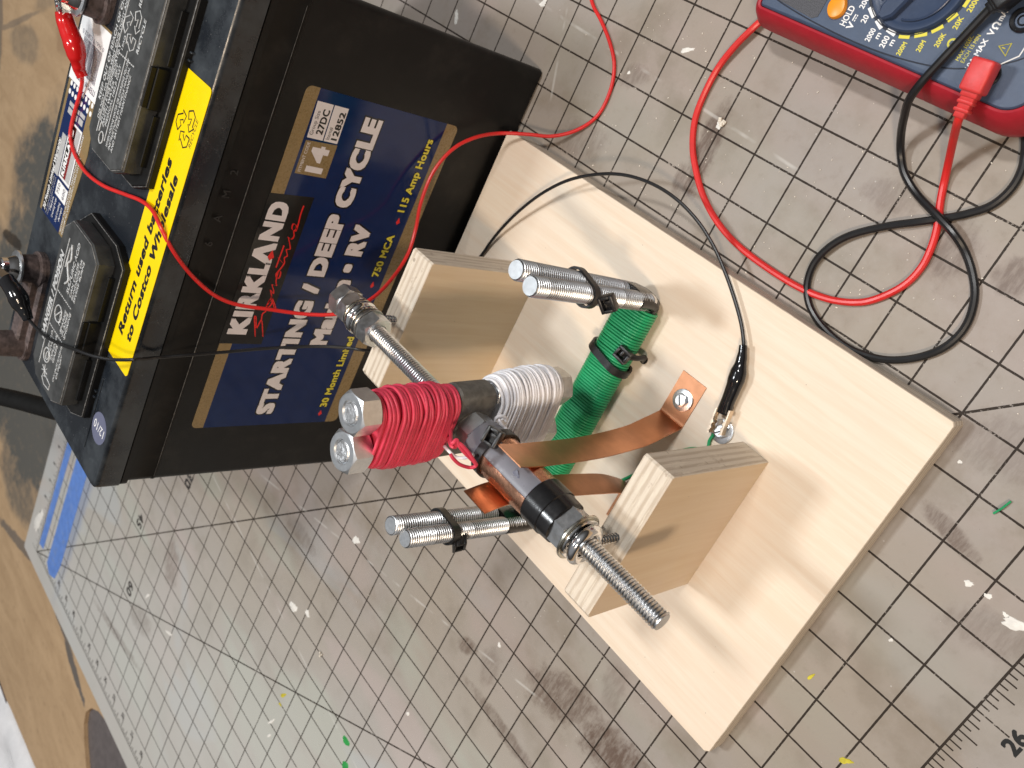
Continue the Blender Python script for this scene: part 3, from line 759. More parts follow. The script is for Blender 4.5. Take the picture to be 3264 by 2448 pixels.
# label along the back of the lid
top = panel('top_label', [(-11.30, 8.38), (-9.70, 8.38), (-9.66, 8.9), (-9.42, 10.6), (-9.5, 11.2), (-9.64, 11.75), (-9.62, 13.35), (-11.34, 13.35)], 7.922, 7.930, M['gold_ink'], bat)
tp = lambda nm, x0, y0, x1, y1, m_, z=0: panel(nm, [(x0, y0), (x1, y0), (x1, y1), (x0, y1)], 7.929, 7.9325+z*.0025, m_, top)
tp('navy_field', -11.18, 8.382, -9.93, 11.72, M['navy'])
tp('black_field', -11.16, 8.45, -10.92, 10.32, M['label_black'], 1)
tp('barcode_sticker', -11.36, 11.72, -9.62, 13.30, M['sticker_white'], 1)
kt = dict(right=YP, up=XM, parent=top, lift=.006, thick=.001)
text('lettering', '30 Month Limited Warranty', (-10.97, 8.47, 7.93), width=1.84, cap=.15, mat=M['sticker_white'], bold=.03, shear=.2, **kt)
tp('print_block', -10.97, 9.49, -10.70, 10.50, M['grey_print'], 2)
tp('mark_frame', -10.66, 9.53, -9.95, 10.93, M['sticker_white'], 1); tp('mark_black', -10.60, 9.59, -10.26, 10.88, M['label_black'], 2)
tp('mark_red', -10.40, 9.59, -10.25, 10.60, M['dull_red'], 3); tp('mark_band', -10.24, 9.59, -10.0, 10.88, M['grey_print'], 2)
text('lettering', 'KIRKLAND', (-10.36, 9.63, 7.937), width=1.16, cap=.18, mat=M['sticker_white'], bold=.05, **kt)
tp('rating_box', -10.63, 9.09, -9.95, 9.45, M['sticker_white'], 1)
text('lettering', '750', (-10.42, 9.15, 7.936), width=.26, cap=.13, mat=M['ink_grey'], **kt); text('lettering', '600', (-10.08, 9.15, 7.936), width=.26, cap=.13, mat=M['ink_grey'], **kt)
for k, s in enumerate(('Marine', 'Cranking Amps', 'Cold Cranking', 'Amps')):
    text('lettering', s, (-10.62+k*.17+(.08 if k > 1 else 0), 8.52+(.1 if k % 3 == 0 else 0), 7.934), width=.36 if k % 3 == 0 else .5, cap=.095, mat=M['sticker_white'], **kt)
text('lettering', 'Free replacement within 12 months', (-10.84, 8.45, 7.937), width=.98, cap=.07, mat=M['grey_print'], **kt); text('lettering', 'of purchase, prorated to 30 months', (-10.74, 8.45, 7.934), width=.98, cap=.07, mat=M['grey_print'], **kt)
for k, (s, w) in enumerate((('NOTICE TO PURCHASER: MAINTENANCE REQUIRED', 2.45), ('FOLLOW ALL SAFETY INSTRUCTIONS ON CAPS', 1.95))): text('lettering', s, (-9.82+k*.12, 8.46, 7.930), width=w, cap=.075, mat=M['sticker_white'], **kt)
for k, (w, y) in enumerate(((.9, 10.98), (.85, 10.98), (.55, 11.0))):
    tp('print_block', -10.98+k*.34, y+.02, -10.72+k*.34, y+.16, M['grey_print'], 1); tp('print_block', -10.98+k*.34, y+.20, -10.68+k*.34, y+.30, M['grey_print'], 1)
bb = MB()
for r_ in range(2):
    for k in range(8):
        bb.lathe((-11.12+k*.192, 11.65-.195*r_, 7.931), ZP, [(0, .062), (.0045, .062)], 16)
bb.build('punch_dots', M['sticker_white'], top)
bb = MB(); rb = random.Random(5); x = -11.0
while x < -9.9:
    w = rb.choice((.014, .02, .034, .05)); bb.box((x, 12.05, 7.934), (x+w, 12.80, 7.9372)); x += w+rb.choice((.016, .022, .034))
bb.build('barcode', M['ink_grey'], top, smooth=False)
text('lettering', '0 96619 12852 5', (-9.86, 12.93, 7.936), width=1.3, cap=.09, mat=M['ink_grey'], right=XM, up=(0, -1, 0), parent=top, lift=.001, thick=.001)
text('lettering', 'ITEM # 12852', (-9.80, 11.97, 7.936), width=1.15, cap=.13, mat=M['ink_grey'], right=XM, up=(0, -1, 0), parent=top, lift=.001, thick=.001, bold=.01)
# date dot
bb = MB(); bb.lathe((-5.57, 5.83, 7.921), ZP, [(0, .37), (.008, .37)], 40); dd = bb.build('date_sticker', M['date_dot'], bat)
text('lettering', '12/10', (-5.30, 5.93, 7.929), right=XM, up=(0, -1, 0), width=.55, cap=.20, mat=M['sticker_white'], parent=dd, lift=.001, thick=.001)
# worn raised date code on the front edge of the lid
for k, (y, s) in enumerate(((10.1, '-'), (10.8, '6'), (11.35, 'A'), (11.9, 'M'), (12.4, '2'))):
    text('raised_code', s, (BX+.062, y, 7.0-.02*k), YP, ZP, None, .16, M['emboss_dim'], bat, lift=.0, thick=.012)

# front label
FX = BX
def fpoly(pts): return pts
def fpanel(name, pts, lift, m_, parent):
    bb = MB(); a = [V(FX+.001, y, z) for y, z in pts]; c_ = [V(FX+lift, y, z) for y, z in pts]; bb.rings([a, c_]); return bb.build(name, m_, parent, smooth=False)
fl = fpanel('front_label', rrect(6.06, 1.88, 14.50, 6.03, .14), .006, M['gold_ink'], bat)
fpanel('navy_field', [(6.061, 2.25), (14.50, 2.25), (14.50, 5.72), (6.061, 5.72)], .0085, M['navy'], fl)
fpanel('black_field', [(8.43, 4.98), (12.20, 4.98), (12.14, 6.06), (8.43, 6.06)], .011, M['label_black'], fl)
kf = dict(right=YP, up=ZP, parent=fl, thick=.0012)
text('lettering', 'KIRKL', (FX, 8.68, 5.46), width=1.90, cap=.485, mat=M['label_white'], bold=.06, lift=.013, space=1.0, **kf)
text('lettering', '\u039b', (FX, 10.48, 5.47), width=.54, cap=.485, mat=M['label_white'], bold=.06, lift=.0145, **kf)
text('lettering', 'ND', (FX, 11.06, 5.48), width=.92, cap=.485, mat=M['label_white'], bold=.06, lift=.013, **kf)
def diamond(y, z, s, lift=.016):
    fpanel('red_diamond', [(y-s*.55, z+s*.35), (y-s*.05, z+s*.75), (y+s*1.1, z+s*.35), (y, z-s*.25)], lift, M['red_print'], fl)
diamond(10.68, 5.48, .16, .0165)
text('lettering', 'STARTING / DEEP CYCLE', (FX, 6.40, 3.98), width=7.78, cap=.47, mat=M['label_white'], bold=.062, lift=.0095, outline=M['label_black'], obold=.05, space=1.0, **kf)
text('lettering', 'Marine \u2022 RV', (FX, 8.44, 3.17), width=3.30, cap=.49, mat=M['label_white'], bold=.062, lift=.0095, outline=M['label_black'], obold=.05, **kf)
text('lettering', '30 Month Limited', (FX, 6.56, 2.41), width=2.16, cap=.205, mat=M['yellow_ink'], bold=.03, lift=.0095, outline=M['label_black'], obold=.05, **kf)
text('lettering', '750 MCA', (FX, 10.46, 2.44), width=1.14, cap=.205, mat=M['yellow_ink'], bold=.03, lift=.0095, outline=M['label_black'], obold=.05, **kf)
text('lettering', '115 Amp Hours', (FX, 12.21, 2.45), width=1.84, cap=.205, mat=M['yellow_ink'], bold=.03, lift=.0095, outline=M['label_black'], obold=.05, **kf)
for y in (6.33, 10.20, 11.94): diamond(y, 2.48, .11, .0115)
fpanel('code_box', [(12.67, 4.87), (13.43, 4.88), (13.40, 5.65), (12.66, 5.65)], .0125, M['gold_ink'], fl)
fpanel('white_box', [(13.46, 4.90), (14.24, 4.92), (14.24, 5.27), (13.46, 5.24)], .0125, M['label_white'], fl)
fpanel('white_box', [(13.46, 5.27), (14.24, 5.30), (14.24, 5.69), (13.46, 5.65)], .0125, M['label_white'], fl)
text('lettering', 'FITMENT CODE', (FX, 12.71, 5.53), width=.66, cap=.07, mat=M['label_white'], lift=.0135, **kf)
text('lettering', '14', (FX, 12.74, 5.02), width=.60, cap=.42, mat=M['label_white'], bold=.05, lift=.0135, **kf)
text('lettering', 'Group Size', (FX, 13.53, 5.545), width=.52, cap=.085, mat=M['ink_black'], lift=.0135, **kf)
text('lettering', '27DC', (FX, 13.57, 5.33), width=.54, cap=.16, mat=M['ink_black'], bold=.03, lift=.0135, **kf)
text('lettering', 'Item#', (FX, 13.51, 5.13), width=.27, cap=.085, mat=M['ink_black'], lift=.0135, **kf)
text('lettering', '12852', (FX, 13.52, 4.945), width=.62, cap=.145, mat=M['ink_black'], bold=.03, lift=.0135, **kf)
# handwritten word, one red stroke (read in the crop at 640..1000 x 600..1100)
sig = [[(575, 1570), (572, 1480), (567, 1370), (583, 1355), (585, 1440), (590, 1480), (640, 1395), (652, 1480), (656, 1570)],
       [(640, 1395), (652, 1330), (688, 1300), (690, 1260), (740, 1180), (752, 1215), (722, 1255), (700, 1240), (742, 1165), (752, 1150), (790, 1255), (775, 1265), (745, 1120), (740, 1075), (765, 1115), (770, 1080), (755, 1020), (800, 1030), (795, 985), (820, 880), (845, 885), (830, 945), (800, 950), (798, 905), (845, 850), (880, 800)],
       [(795, 840), (880, 605)], [(815, 730), (880, 800), (885, 735), (915, 715), (905, 650), (945, 640), (935, 560), (925, 515), (955, 540), (985, 510), (985, 455), (1010, 430), (1005, 385), (975, 380), (965, 430), (1000, 455), (1025, 400), (1055, 280), (1090, 185)]]
bb = MB()
for st in sig:
    pts = [onx(640+x*360/1194, 600+y*500/1659, FX+.0125) for x, y in st]
    pts = smooth_path(pts, 4)
    bb.tube(pts, (.022, .0012), 6, hint=(0, 0, 1)) if False else bb.ribbon(pts, (0, .35, .94), .036, .0022)
bb.build('script_word', M['red_print'], fl, smooth=False)

# terminals
def terminal(ypost, ystud, name='terminal'):
    bb = MB()
    ym = (ypost+ystud)/2; lo, hi = min(ypost, ystud), max(ypost, ystud)
    bb.rings([[V(p[0], p[1], z) for p in rrect(-10.72, lo-.42, -9.88, hi+.42, .38, 6)] for z in (7.9, 8.02)] + [[V(p[0], p[1], 8.06) for p in rrect(-10.66, lo-.36, -9.94, hi+.36, .34, 6)]])
    bb.box((-10.55, lo, 8.0), (-10.05, hi, 8.26), .06)
    bb.lathe((-10.3, ypost, 8.0), ZP, [(0, .42), (.05, .42), (.06, .345), (.72, .315), (.75, .29)], 36)
    bb.lathe((-10.3, ystud, 8.0), ZP, [(0, .44), (.08, .44), (.12, .36), (.50, .33)], 36)
    t = bb.build(name, M['lead_metal'], bat)
    bb = MB(); bb.lathe((-10.3, ystud, 8.5), ZP, [(0, .42), (.045, .42), (.05, .40)], 40); bb.build('washer', M['zinc'], t)
    bb = MB(); bb.lathe((-10.3, ystud, 8.545), ZP, [(0, .30), (.04, .29), (.13, .25), (.20, .22)], 30); bb.lathe((-10.3, ystud, 8.73), ZP, [(0, .22), (.14, .215), (.17, .19)], 24)
    bb.build('nut', M['chrome'], t)
    bb = MB(); bb.rod((-10.3, ystud, 8.55), ZP, 1.0, .155, .0625, 20, .09); bb.build('stud', M['chrome'], t)
    return t
terminal(5.02, 7.17); terminal(15.86, 13.75)
# carrying strap at the near end
b = MB()
sp = [V(-7.2, 4.95, 6.95), at(200, 1312, 6.95), at(140, 1298, 7.0), at(60, 1277, 7.15), at(-30, 1258, 7.3), at(-150, 1240, 7.3), at(-320, 1200, 7.2)]
b.tube(smooth_path(sp, 8), (.29, .26), 18, hint=(0, 0, 1)); b.build('carry_strap', M['strap'], bat)

# ================================================================== WOODEN STAND
stand = thing('motor_stand', (1.1, 10.7, 0), 'pale birch plywood stand with two uprights and copper brushes, beside the battery', 'motor stand')
def ply_split(o, axis):        # second slot on the faces whose normal is not along the sheet's thickness
    for p in o.data.polygons:
        p.material_index = 0 if abs(getattr(p.normal, axis)) > .8 else 1
b = MB()
bp = [(-4.93, 6.72), (7.05, 6.62), (7.14, 6.70), (7.13, 14.84), (7.08, 14.90), (-4.90, 14.80), (-4.96, 14.74)]
b.rings([[V(x, y, 0) for x, y in bp], [V(x, y, .485) for x, y in bp], [V(x+(.012 if x < 0 else -.012), y+(.012 if y < 10 else -.012), .50) for x, y in bp]])
o = b.build('base_board', [M['ply_face_x'], M['ply_edge_z']], stand, smooth=False); ply_split(o, 'z')
def upright(x0, x1, y0, y1, z1, lo_cut, label):
    bb = MB()
    pts = [(y0+.02, .502), (y1, .502), (y1, z1-.04), (y1-.04, z1), (y0+lo_cut, z1), (y0, z1-lo_cut)]
    def ring(x, i): 
        yc, zc = (y0+y1)/2, (z1+.5)/2
        return [V(x, y+(i if y < yc else -i), z-(i if z > zc else 0)) for y, z in pts]
    bb.rings([ring(x0, .012), ring(x0+.014, 0), ring(x1-.014, 0), ring(x1, .012)])
    o = bb.build('upright', [M['ply_face_z'], M['ply_edge_x']], stand, smooth=False, label=label); ply_split(o, 'x'); return o
upright(-2.86, -2.16, 9.14, 12.35, 3.85, .10, 'upright nearer the battery'); upright(4.20, 4.86, 9.13, 12.32, 3.88, .09, 'upright farther from the battery')
AY, AZ = 10.76, 4.74           # axle
def eye_screw(x, y):
    bb = MB()
    n = 30; zc = AZ+.02
    bb.tube([V(x+.03*math.sin(k/n*2*math.pi*.5-.8), y+.295*math.sin(2*math.pi*k/n), zc-.295*math.cos(2*math.pi*k/n)) for k in range(n+1)], .095, 14)
    bb.rod((x, y+.0, 3.5), ZP, .92, .085, .075, 16, .10)
    return bb.build('eye_screw', M['chrome'], stand)
eye_screw(-2.54, AY); eye_screw(4.54, AY)

def slot_screw(x, y, z, ang, parent, washer_r=.235):
    bb = MB(); bb.lathe((x, y, z), ZP, [(0, washer_r), (.028, washer_r), (.034, washer_r-.012)], 36); w = bb.build('washer', M['zinc'], parent)
    bb = MB(); z += .034
    bb.nut((x, y, z+.05), ZP, .25, .10, .02, hint=(math.cos(ang), math.sin(ang), 0))
    bb.lathe((x, y, z+.08), ZP, [(0, .105), (.03, .10)], 24)
    s_ = bb.build('screw', M['zinc'], parent)
    bb = MB(); bb.obox((x, y, z+.112), V(math.cos(ang), math.sin(ang), 0), V(-math.sin(ang), math.cos(ang), 0), ZP, .21, .026, .006); bb.build('screw_slot', M['ink_black'], parent)
    return s_
def brush(path, x, w, sx, sy, lb, tw=0):
    bb = MB(); pts = smooth_path([V(x, y, z) for y, z in path], 8)
    bb.ribbon([p+V(tw*(p.z-.51)/4.6, 0, 0) for p in pts], (1, 0, 0), w, .022)
    # slight hollow across the width near the free end
    o = bb.build('brush', M['copper'], stand, ang=50, label=lb)
    slot_screw(sx, sy, .527, 2.2, o); return o
brush([(12.73, .514), (12.4, .514), (12.0, .514), (11.76, .518), (11.70, .56), (11.55, .98), (11.38, 1.5), (11.28, 2.2), (11.22, 2.9), (11.205, 3.6), (11.215, 4.3), (11.225, 4.8), (11.27, 5.3)], 2.65, .64, 2.67, 12.22, 'copper brush with the screw in plain sight', .10)
brush([(9.02, .514), (9.35, .514), (9.72, .514), (9.90, .52), (9.96, .60), (10.08, .98), (10.22, 1.6), (10.27, 2.4), (10.30, 3.2), (10.305, 3.9), (10.295, 4.5), (10.24, 4.9), (10.10, 5.32)], 2.80, .62, 2.82, 9.36, 'copper brush on the side away from the meter', -.22)
ts = slot_screw(3.74, 12.22, .504, .9, stand, .25); ts['label'] = 'terminal screw gripped by the black clip'

# ================================================================== ROTOR
XR = 1.02
rot = thing('motor_rotor', (1.4, AY, AZ), 'threaded steel shaft carrying a red coil and a white coil, resting in eye screws', 'rotor')
b = MB(); b.rod((-3.42, AY, AZ), (1, 0, 0), 9.76, .187, 1/16, 26, .055); b.build('shaft', M['zinc'], rot)
def nut(x, t=.33, af=.5625, rotd=0, m_='zinc'):
    bb = MB(); a = math.radians(rotd); bb.nut((x, AY, AZ), (1, 0, 0), af, t, .186, hint=(0, math.sin(a), math.cos(a))); return bb.build('nut', M[m_], rot, ang=20)
def washer(x, r_, t, m_='washer'):
    bb = MB(); bb.lathe((x, AY, AZ), (1, 0, 0), [(0, .2), (0, r_-.012), (.012, r_), (t-.012, r_), (t, r_-.012), (t, .2)], 40); return bb.build('washer', M[m_], rot)
nut(-3.20, .33, .63, 12); nut(-2.86, .30, .63, 22); washer(-2.70, .36, .06); washer(-2.63, .33, .05, 'steel_dark')
washer(-2.42, .36, .05, 'chrome'); washer(-2.36, .33, .05, 'washer'); washer(-2.30, .37, .06, 'steel_dark'); nut(-2.07, .34, .63, 15)
nut(4.13, .36, .70, 20); washer(4.33, .455, .055); washer(4.385, .40, .05, 'chrome')
nut(XR-.46, .31, .66, 14); nut(XR+.46, .35, .68, 14); washer(XR-.30, .40, .05, 'steel_dark'); washer(XR+.235, .36, .06, 'core')
# cores: two long bolts in the plane across the shaft
T1, T2 = onx(1113, 1318, XR), onx(1086, 1440, XR); B1, B2 = onx(1788, 1230, XR), onx(1736, 1358, XR)
# square the pair up about the shaft
mt = (T1+T2)/2; mb_ = (B1+B2)/2
for A_, B_, nm in ((T1, B1, 0), (T2, B2, 1)):
    w = (A_-B_).normalized()
    bb = MB(); bb.rod(B_-w*.02, w, (A_-B_).length-.02, .21, 1/14, 24, .055); core = bb.build('core_bolt', M['zinc_bright'], rot)
    bb = MB(); bb.lathe(A_-w*.10, w, [(0, .19), (.055, .185), (.075, .16), (.07, .08), (.085, .0)], 24); bb.build('bolt_end', M['rough_end'], core)
    for P_, sg in ((A_, -1), (B_, 1)):
        bb = MB(); bb.nut(P_+w*sg*.22, w, .69, .40, .205, hint=(.45, .9, .1) if nm == 0 else (.2, .98, .1)); bb.build('core_nut', M['zinc_bright'] if sg < 0 else M['steel_dark'], core, ang=20)
wv = (mt-mb_).normalized(); ev = ((T1-T2)-wv*(T1-T2).dot(wv)).normalized(); qv = wv.cross(ev)
Lr = (mt-mb_).length
# grey block clamped on the shaft between the coils
b = MB(); cblk = mb_ + wv*(AZ+.02-mb_.z)/wv.z; sepc = .78
def brk(h, k, kq): return [cblk+wv*h+ev*(x*k)+qv*(y*kq) for x, y in rrect(-.76, -.27, .76, .27, .20, 3)]
b.rings([brk(-.50, .86, .9), brk(-.40, 1, 1), brk(.40, 1, 1), brk(.50, .86, .9)]); b.build('core_block', M['core'], rot, ang=30)
# windings
def stadium(u, a, r_):
    P_ = 4*a+2*math.pi*r_; s_ = (u % 1.0)*P_
    if s_ < 2*a: return (-a+s_, r_)
    s_ -= 2*a
    if s_ < math.pi*r_: t = math.pi/2-s_/r_; return (a+r_*math.cos(t), r_*math.sin(t))
    s_ -= math.pi*r_
    if s_ < 2*a: return (a-s_, -r_)
    s_ -= 2*a; t = -math.pi/2-s_/r_; return (-a+r_*math.cos(t), r_*math.sin(t))
def winding(h0, h1, a0, a1, rbase, bulge, wr, turns, seed, m_, label, jit=.5, layers=2, bend=None):
    rr = random.Random(seed); bb = MB()
    def prof(t): return rbase+bulge*(1-(2*t-1)**4)
    def c0(h): return mb_+wv*h
    for lay in range(layers):
        pts = []; per = 44; n = turns*per
        ks = [rr.uniform(-1, 1) for _ in range(turns+3)]; kr = [rr.uniform(0, 1) for _ in range(turns+3)]; kt = [rr.uniform(-1, 1) for _ in range(turns+3)]
        for i in range(n+1):
            q = i/per; k = int(q); fr = q-k
            sm_ = fr*fr*(3-2*fr)
            j = ks[k]*(1-sm_)+ks[k+1]*sm_; jr = kr[k]*(1-sm_)+kr[k+1]*sm_; jt = kt[k]*(1-sm_)+kt[k+1]*sm_
            t = (q+j*jit)/turns; t = max(.0, min(1, t))
            h = h0+(h1-h0)*t
            a_ = a0+(a1-a0)*t
            rad = prof(t)+lay*wr*1.3 - wr*.4 + jr*wr*1.15
            x, y = stadium(q+.13*lay+.1, a_, rad)
            y *= 1+.16*(1-min(1, (x/(a_+rad))**2))
            tilt = (.085*jt+.02)*x + .04*jt*y
            pts.append(c0(h+tilt)+ev*x+qv*y)
        bb.tube(pts, wr, 7)
    # filler under the turns
    fr_ = []
    for i in range(13):
        t = .07+.86*i/12; h = h0+(h1-h0)*t; a_ = a0+(a1-a0)*t
        fr_.append([c0(h)+ev*x+qv*y*1.08 for x, y in (stadium(k/32, a_, prof(t)-wr*1.1) for k in range(32))])
    bb.rings(fr_)
    return bb.build('coil', m_, rot, ang=60, label=label)
hs = (AZ-mb_.z)/wv.z
sepT = (T1-T2).length/2; sepB = (B1-B2).length/2
winding(hs+.52, Lr-.42, .40, sepT-.02, .25, .085, .033, 26, 11, M['red_wire'], 'red wire coil')
winding(.36, hs-.54, sepB+.06, .44, .265, .115, .033, 27, 23, M['white_wire'], 'white wire coil')
# commutator
b = MB(); b.lathe((XR+.64, AY, AZ), (1, 0, 0), [(0, .20), (0, .40), (.02, .415), (2.0, .415), (2.0, .2)], 48); pipe = b.build('commutator_pipe', M['pvc'], rot)
for sg in (1, -1):
    bb = MB(); rs_ = []
    for x in [1.98+.12*k for k in range(13)]:
        rg = []
        for k in range(15):
            a = math.radians(-97+124*k/14); rj = .437+.005*math.sin(x*9+k*1.7)
            rg.append((a, rj))
        ring = [V(x, AY+sg*rj*math.cos(a), AZ+sg*rj*math.sin(a)) for a, rj in rg] + [V(x, AY+sg*.412*math.cos(a), AZ+sg*.412*math.sin(a)) for a, rj in reversed(rg)]
        rs_.append(ring)
    bb.rings(rs_); bb.build('copper_strip', M['copper_new'], pipe)
bb = MB(); 
for k in range(3): 
    a = math.radians(58+k*2); bb.obox((2.92+k*.05, AY+.418*math.cos(a)-.02*k, AZ+.418*math.sin(a)-.001), V(.86, -.5, 0).normalized(), V(.5, .86, -.25).normalized(), V(0, .42, .9).normalized(), .12, .10, .006)
bb.build('ink_mark', M['ink'], pipe, smooth=False)
b = MB(); 
pf = [(0, .41), (0, .440), (.02, .450), (.40, .452), (.415, .432), (.66, .418), (.68, .38), (.68, .2)]
b.lathe((3.36, AY, AZ), (1, 0, 0), pf, 48); b.build('tape_wrap', M['tape'], rot, ang=25)
def zip_tie(parent, loop_pts, nrm_axis, w, t, head_c, head_dir, tail=None, m_='nylon', label=None, head_up=None):
    """band through the closed loop_pts (width along nrm_axis) and a lock head"""
    bb = MB(); n = len(loop_pts); rs_ = []; ax = Vector(nrm_axis).normalized()
    cen = sum((Vector(p) for p in loop_pts), V(0, 0, 0))/n
    for i in range(n):
        p = Vector(loop_pts[i]); tg = (Vector(loop_pts[(i+1) % n])-Vector(loop_pts[i-1])).normalized(); u = tg.cross(ax).normalized()
        if u.dot(p-cen) < 0: u = -u
        rs_.append([p-ax*w/2, p+ax*w/2, p+ax*w/2+u*t, p-ax*w/2+u*t])
    bb.rings(rs_, closed=True)
    if tail: bb.tube(smooth_path(tail, 8), (w*.42, t*.75), 10, hint=ax)
    o = bb.build('zip_tie', M[m_], parent, ang=40, label=label)
    hd = Vector(head_dir).normalized(); up = Vector(head_up).normalized() if head_up else ax; sd_ = hd.cross(up).normalized(); c_ = Vector(head_c)
    bb = MB()
    for sx_ in (-1, 1):
        bb.obox(c_+up*sx_*.115, up, sd_, hd, .07, .32, .22, .02); bb.obox(c_+sd_*sx_*.13, up, sd_, hd, .16, .06, .22, .014)
    bb.obox(c_+sd_*.03-hd*.03, up, sd_, hd, .12, .06, .12, .01)
    bb.obox(c_-hd*.075, up, sd_, hd, .14, .2, .03, .0)
    bb.build('lock_head', M[m_], o, ang=40); return o
circ = lambda cx_, r_, n=40: [V(cx_, AY+r_*math.sin(2*math.pi*k/n), AZ+r_*math.cos(2*math.pi*k/n)) for k in range(n)]
zip_tie(rot, circ(2.10, .443), (1, 0, 0), .17, .05, at(1571, 1393, AZ+.55), (.3, .3, .9), head_up=(.95, .05, -.3))
# wire ends joined to the copper
def wire(name, pts, r_, m_, parent, n=8, seg=8, label=None):
    bb = MB(); bb.tube(smooth_path(pts, n), r_, seg); return bb.build(name, m_, parent, label=label)
X2 = XR+.55
wire('lead_wire', [onx(x, y, xx+.65) for x, y, xx in ((1437, 1372, .95), (1440, 1412, 1.42), (1455, 1402, 1.46), (1462, 1418, 1.5), (1478, 1440, 1.55), (1500, 1462, 1.6), (1516, 1478, 1.62), (1513, 1487, 1.62), (1495, 1490, 1.55), (1465, 1480, 1.5), (1445, 1462, 1.45), (1436, 1448, 1.4))], .033, M['red_wire'], rot)
wire('lead_wire', [onx(x, y, xx+.65) for x, y, xx in ((1430, 1395, .8), (1437, 1420, 1.38), (1452, 1425, 1.44), (1455, 1411, 1.46), (1470, 1417, 1.52), (1492, 1440, 1.6), (1507, 1462, 1.66), (1519, 1482, 1.7))], .033, M['red_wire'], rot)
wire('lead_wire', [onx(x, y, xx+.5) for x, y, xx in ((1415, 1420, .9), (1430, 1437, 1.3), (1455, 1457, 1.4), (1485, 1459, 1.5), (1510, 1450, 1.6))], .030, M['white_wire'], rot)
wire('lead_wire', [onx(x, y, xx) for x, y, xx in ((1580, 1345, 1.55), (1583, 1332, 1.6), (1597, 1326, 1.66), (1612, 1333, 1.7), (1611, 1347, 1.72), (1598, 1345, 1.75), (1592, 1340, 1.75), (1600, 1352, 1.8), (1612, 1366, 1.85), (1608, 1378, 1.95))], .034, M['white_wire'], rot)

# ================================================================== FIELD ELECTROMAGNET
mag = thing('electromagnet', (.85, 10.6, .5), 'U-shaped pair of threaded rods wound with green wire, zip-tied to the board', 'electromagnet')
RR = .205
tf = at(1644, 860, 4.66); tf2 = at(1688, 911, 4.60)
tn = at(1248, 1679, 4.64); tn2 = at(1286, 1714, 4.56)
def spread(a, b_, sep):            # set the two rods of a pair just touching
    m_ = (a+b_)/2; u_ = (b_-a).normalized(); return m_-u_*sep/2, m_+u_*sep/2
tf, tf2 = spread(tf, tf2, .415); tn, tn2 = spread(tn, tn2, .415)
zb = .50+.07+RR+.02
def urod(top1, top2, xo, zoff):
    xb = .84+xo
    f0 = V(xb, 13.55, zb); n0 = V(xb, 7.62, zb)
    pts = [top1]
    c1 = V(xb, 13.55, .95)
    d1 = (c1-top1)
    k = int(d1.length/.0085); pts = [top1+d1*(i/k) for i in range(k+1)]
    R_ = .45
    seg_ = [V(xb, 13.55, .95)]
    for i in range(1, 17):
        a = math.radians(90*i/16); pts.append(V(xb, 13.55-.40*(1-math.cos(a)), .95-(.95-zb)*math.sin(a)))
    y = 13.15
    pts.append(V(xb, 12.9, zb)); pts.append(V(xb, 8.2, zb))
    for i in range(1, 17):
        a = math.radians(90*i/16); pts.append(V(xb, 8.02-.40*math.sin(a), zb+(.95-zb)*(1-math.cos(a))))
    last = pts[-1]; d2 = top2-last; k = int(d2.length/.0085); pts += [last+d2*(i/k) for i in range(1, k+1)]
    rad = []; acc = 0
    for i, p in enumerate(pts):
        if i: acc += (p-pts[i-1]).length
        if p.z > .96:
            rad.append(RR*(1-.18*(.5-.5*math.cos(2*math.pi*acc/.060))))
        else: rad.append(RR*.97)
    rad[0] = rad[1] = rad[-1] = rad[-2] = RR*.84
    bb = MB(); n0_ = len(pts); bb.tube(pts, rad, 20)
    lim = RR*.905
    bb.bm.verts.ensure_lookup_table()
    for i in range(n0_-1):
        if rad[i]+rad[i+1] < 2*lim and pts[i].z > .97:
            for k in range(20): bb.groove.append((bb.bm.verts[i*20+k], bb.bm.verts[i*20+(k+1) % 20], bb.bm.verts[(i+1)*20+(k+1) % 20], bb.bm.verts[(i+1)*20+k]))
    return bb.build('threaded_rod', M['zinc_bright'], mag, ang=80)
urod(tf, tn, -.207, 0); urod(tf2, tn2, .207, 0)
# tape on the bends
def tapewrap(c_list, rr_):
    bb = MB(); pts = smooth_path(c_list, 8); rad = [(rr_[0]*(1+.02*((i % 2))), rr_[1]*(1+.03*(i % 2))) for i in range(len(pts))]
    bb.tube(pts, rad, 22, hint=(1, 0, 0)); return bb.build('tape_wrap', M['tape'], mag, ang=60)
df = ((tf+tf2)/2-V(.84, 13.55, .95)).normalized(); dn = ((tn+tn2)/2-V(.84, 7.62, .95)).normalized()
tapewrap([V(.84, 13.55, .95)+df*.42, V(.84, 13.55, .95)+df*.1, V(.84, 13.50, .80), V(.84, 13.40, zb+.05), V(.84, 13.25, zb), V(.84, 12.9, zb)], (.425, .222))
tapewrap([V(.84, 7.62, .95)+dn*.75, V(.84, 7.62, .95)+dn*.2, V(.84, 7.67, .82), V(.84, 7.82, zb+.02), V(.84, 8.1, zb), V(.84, 8.3, zb)], (.425, .222))
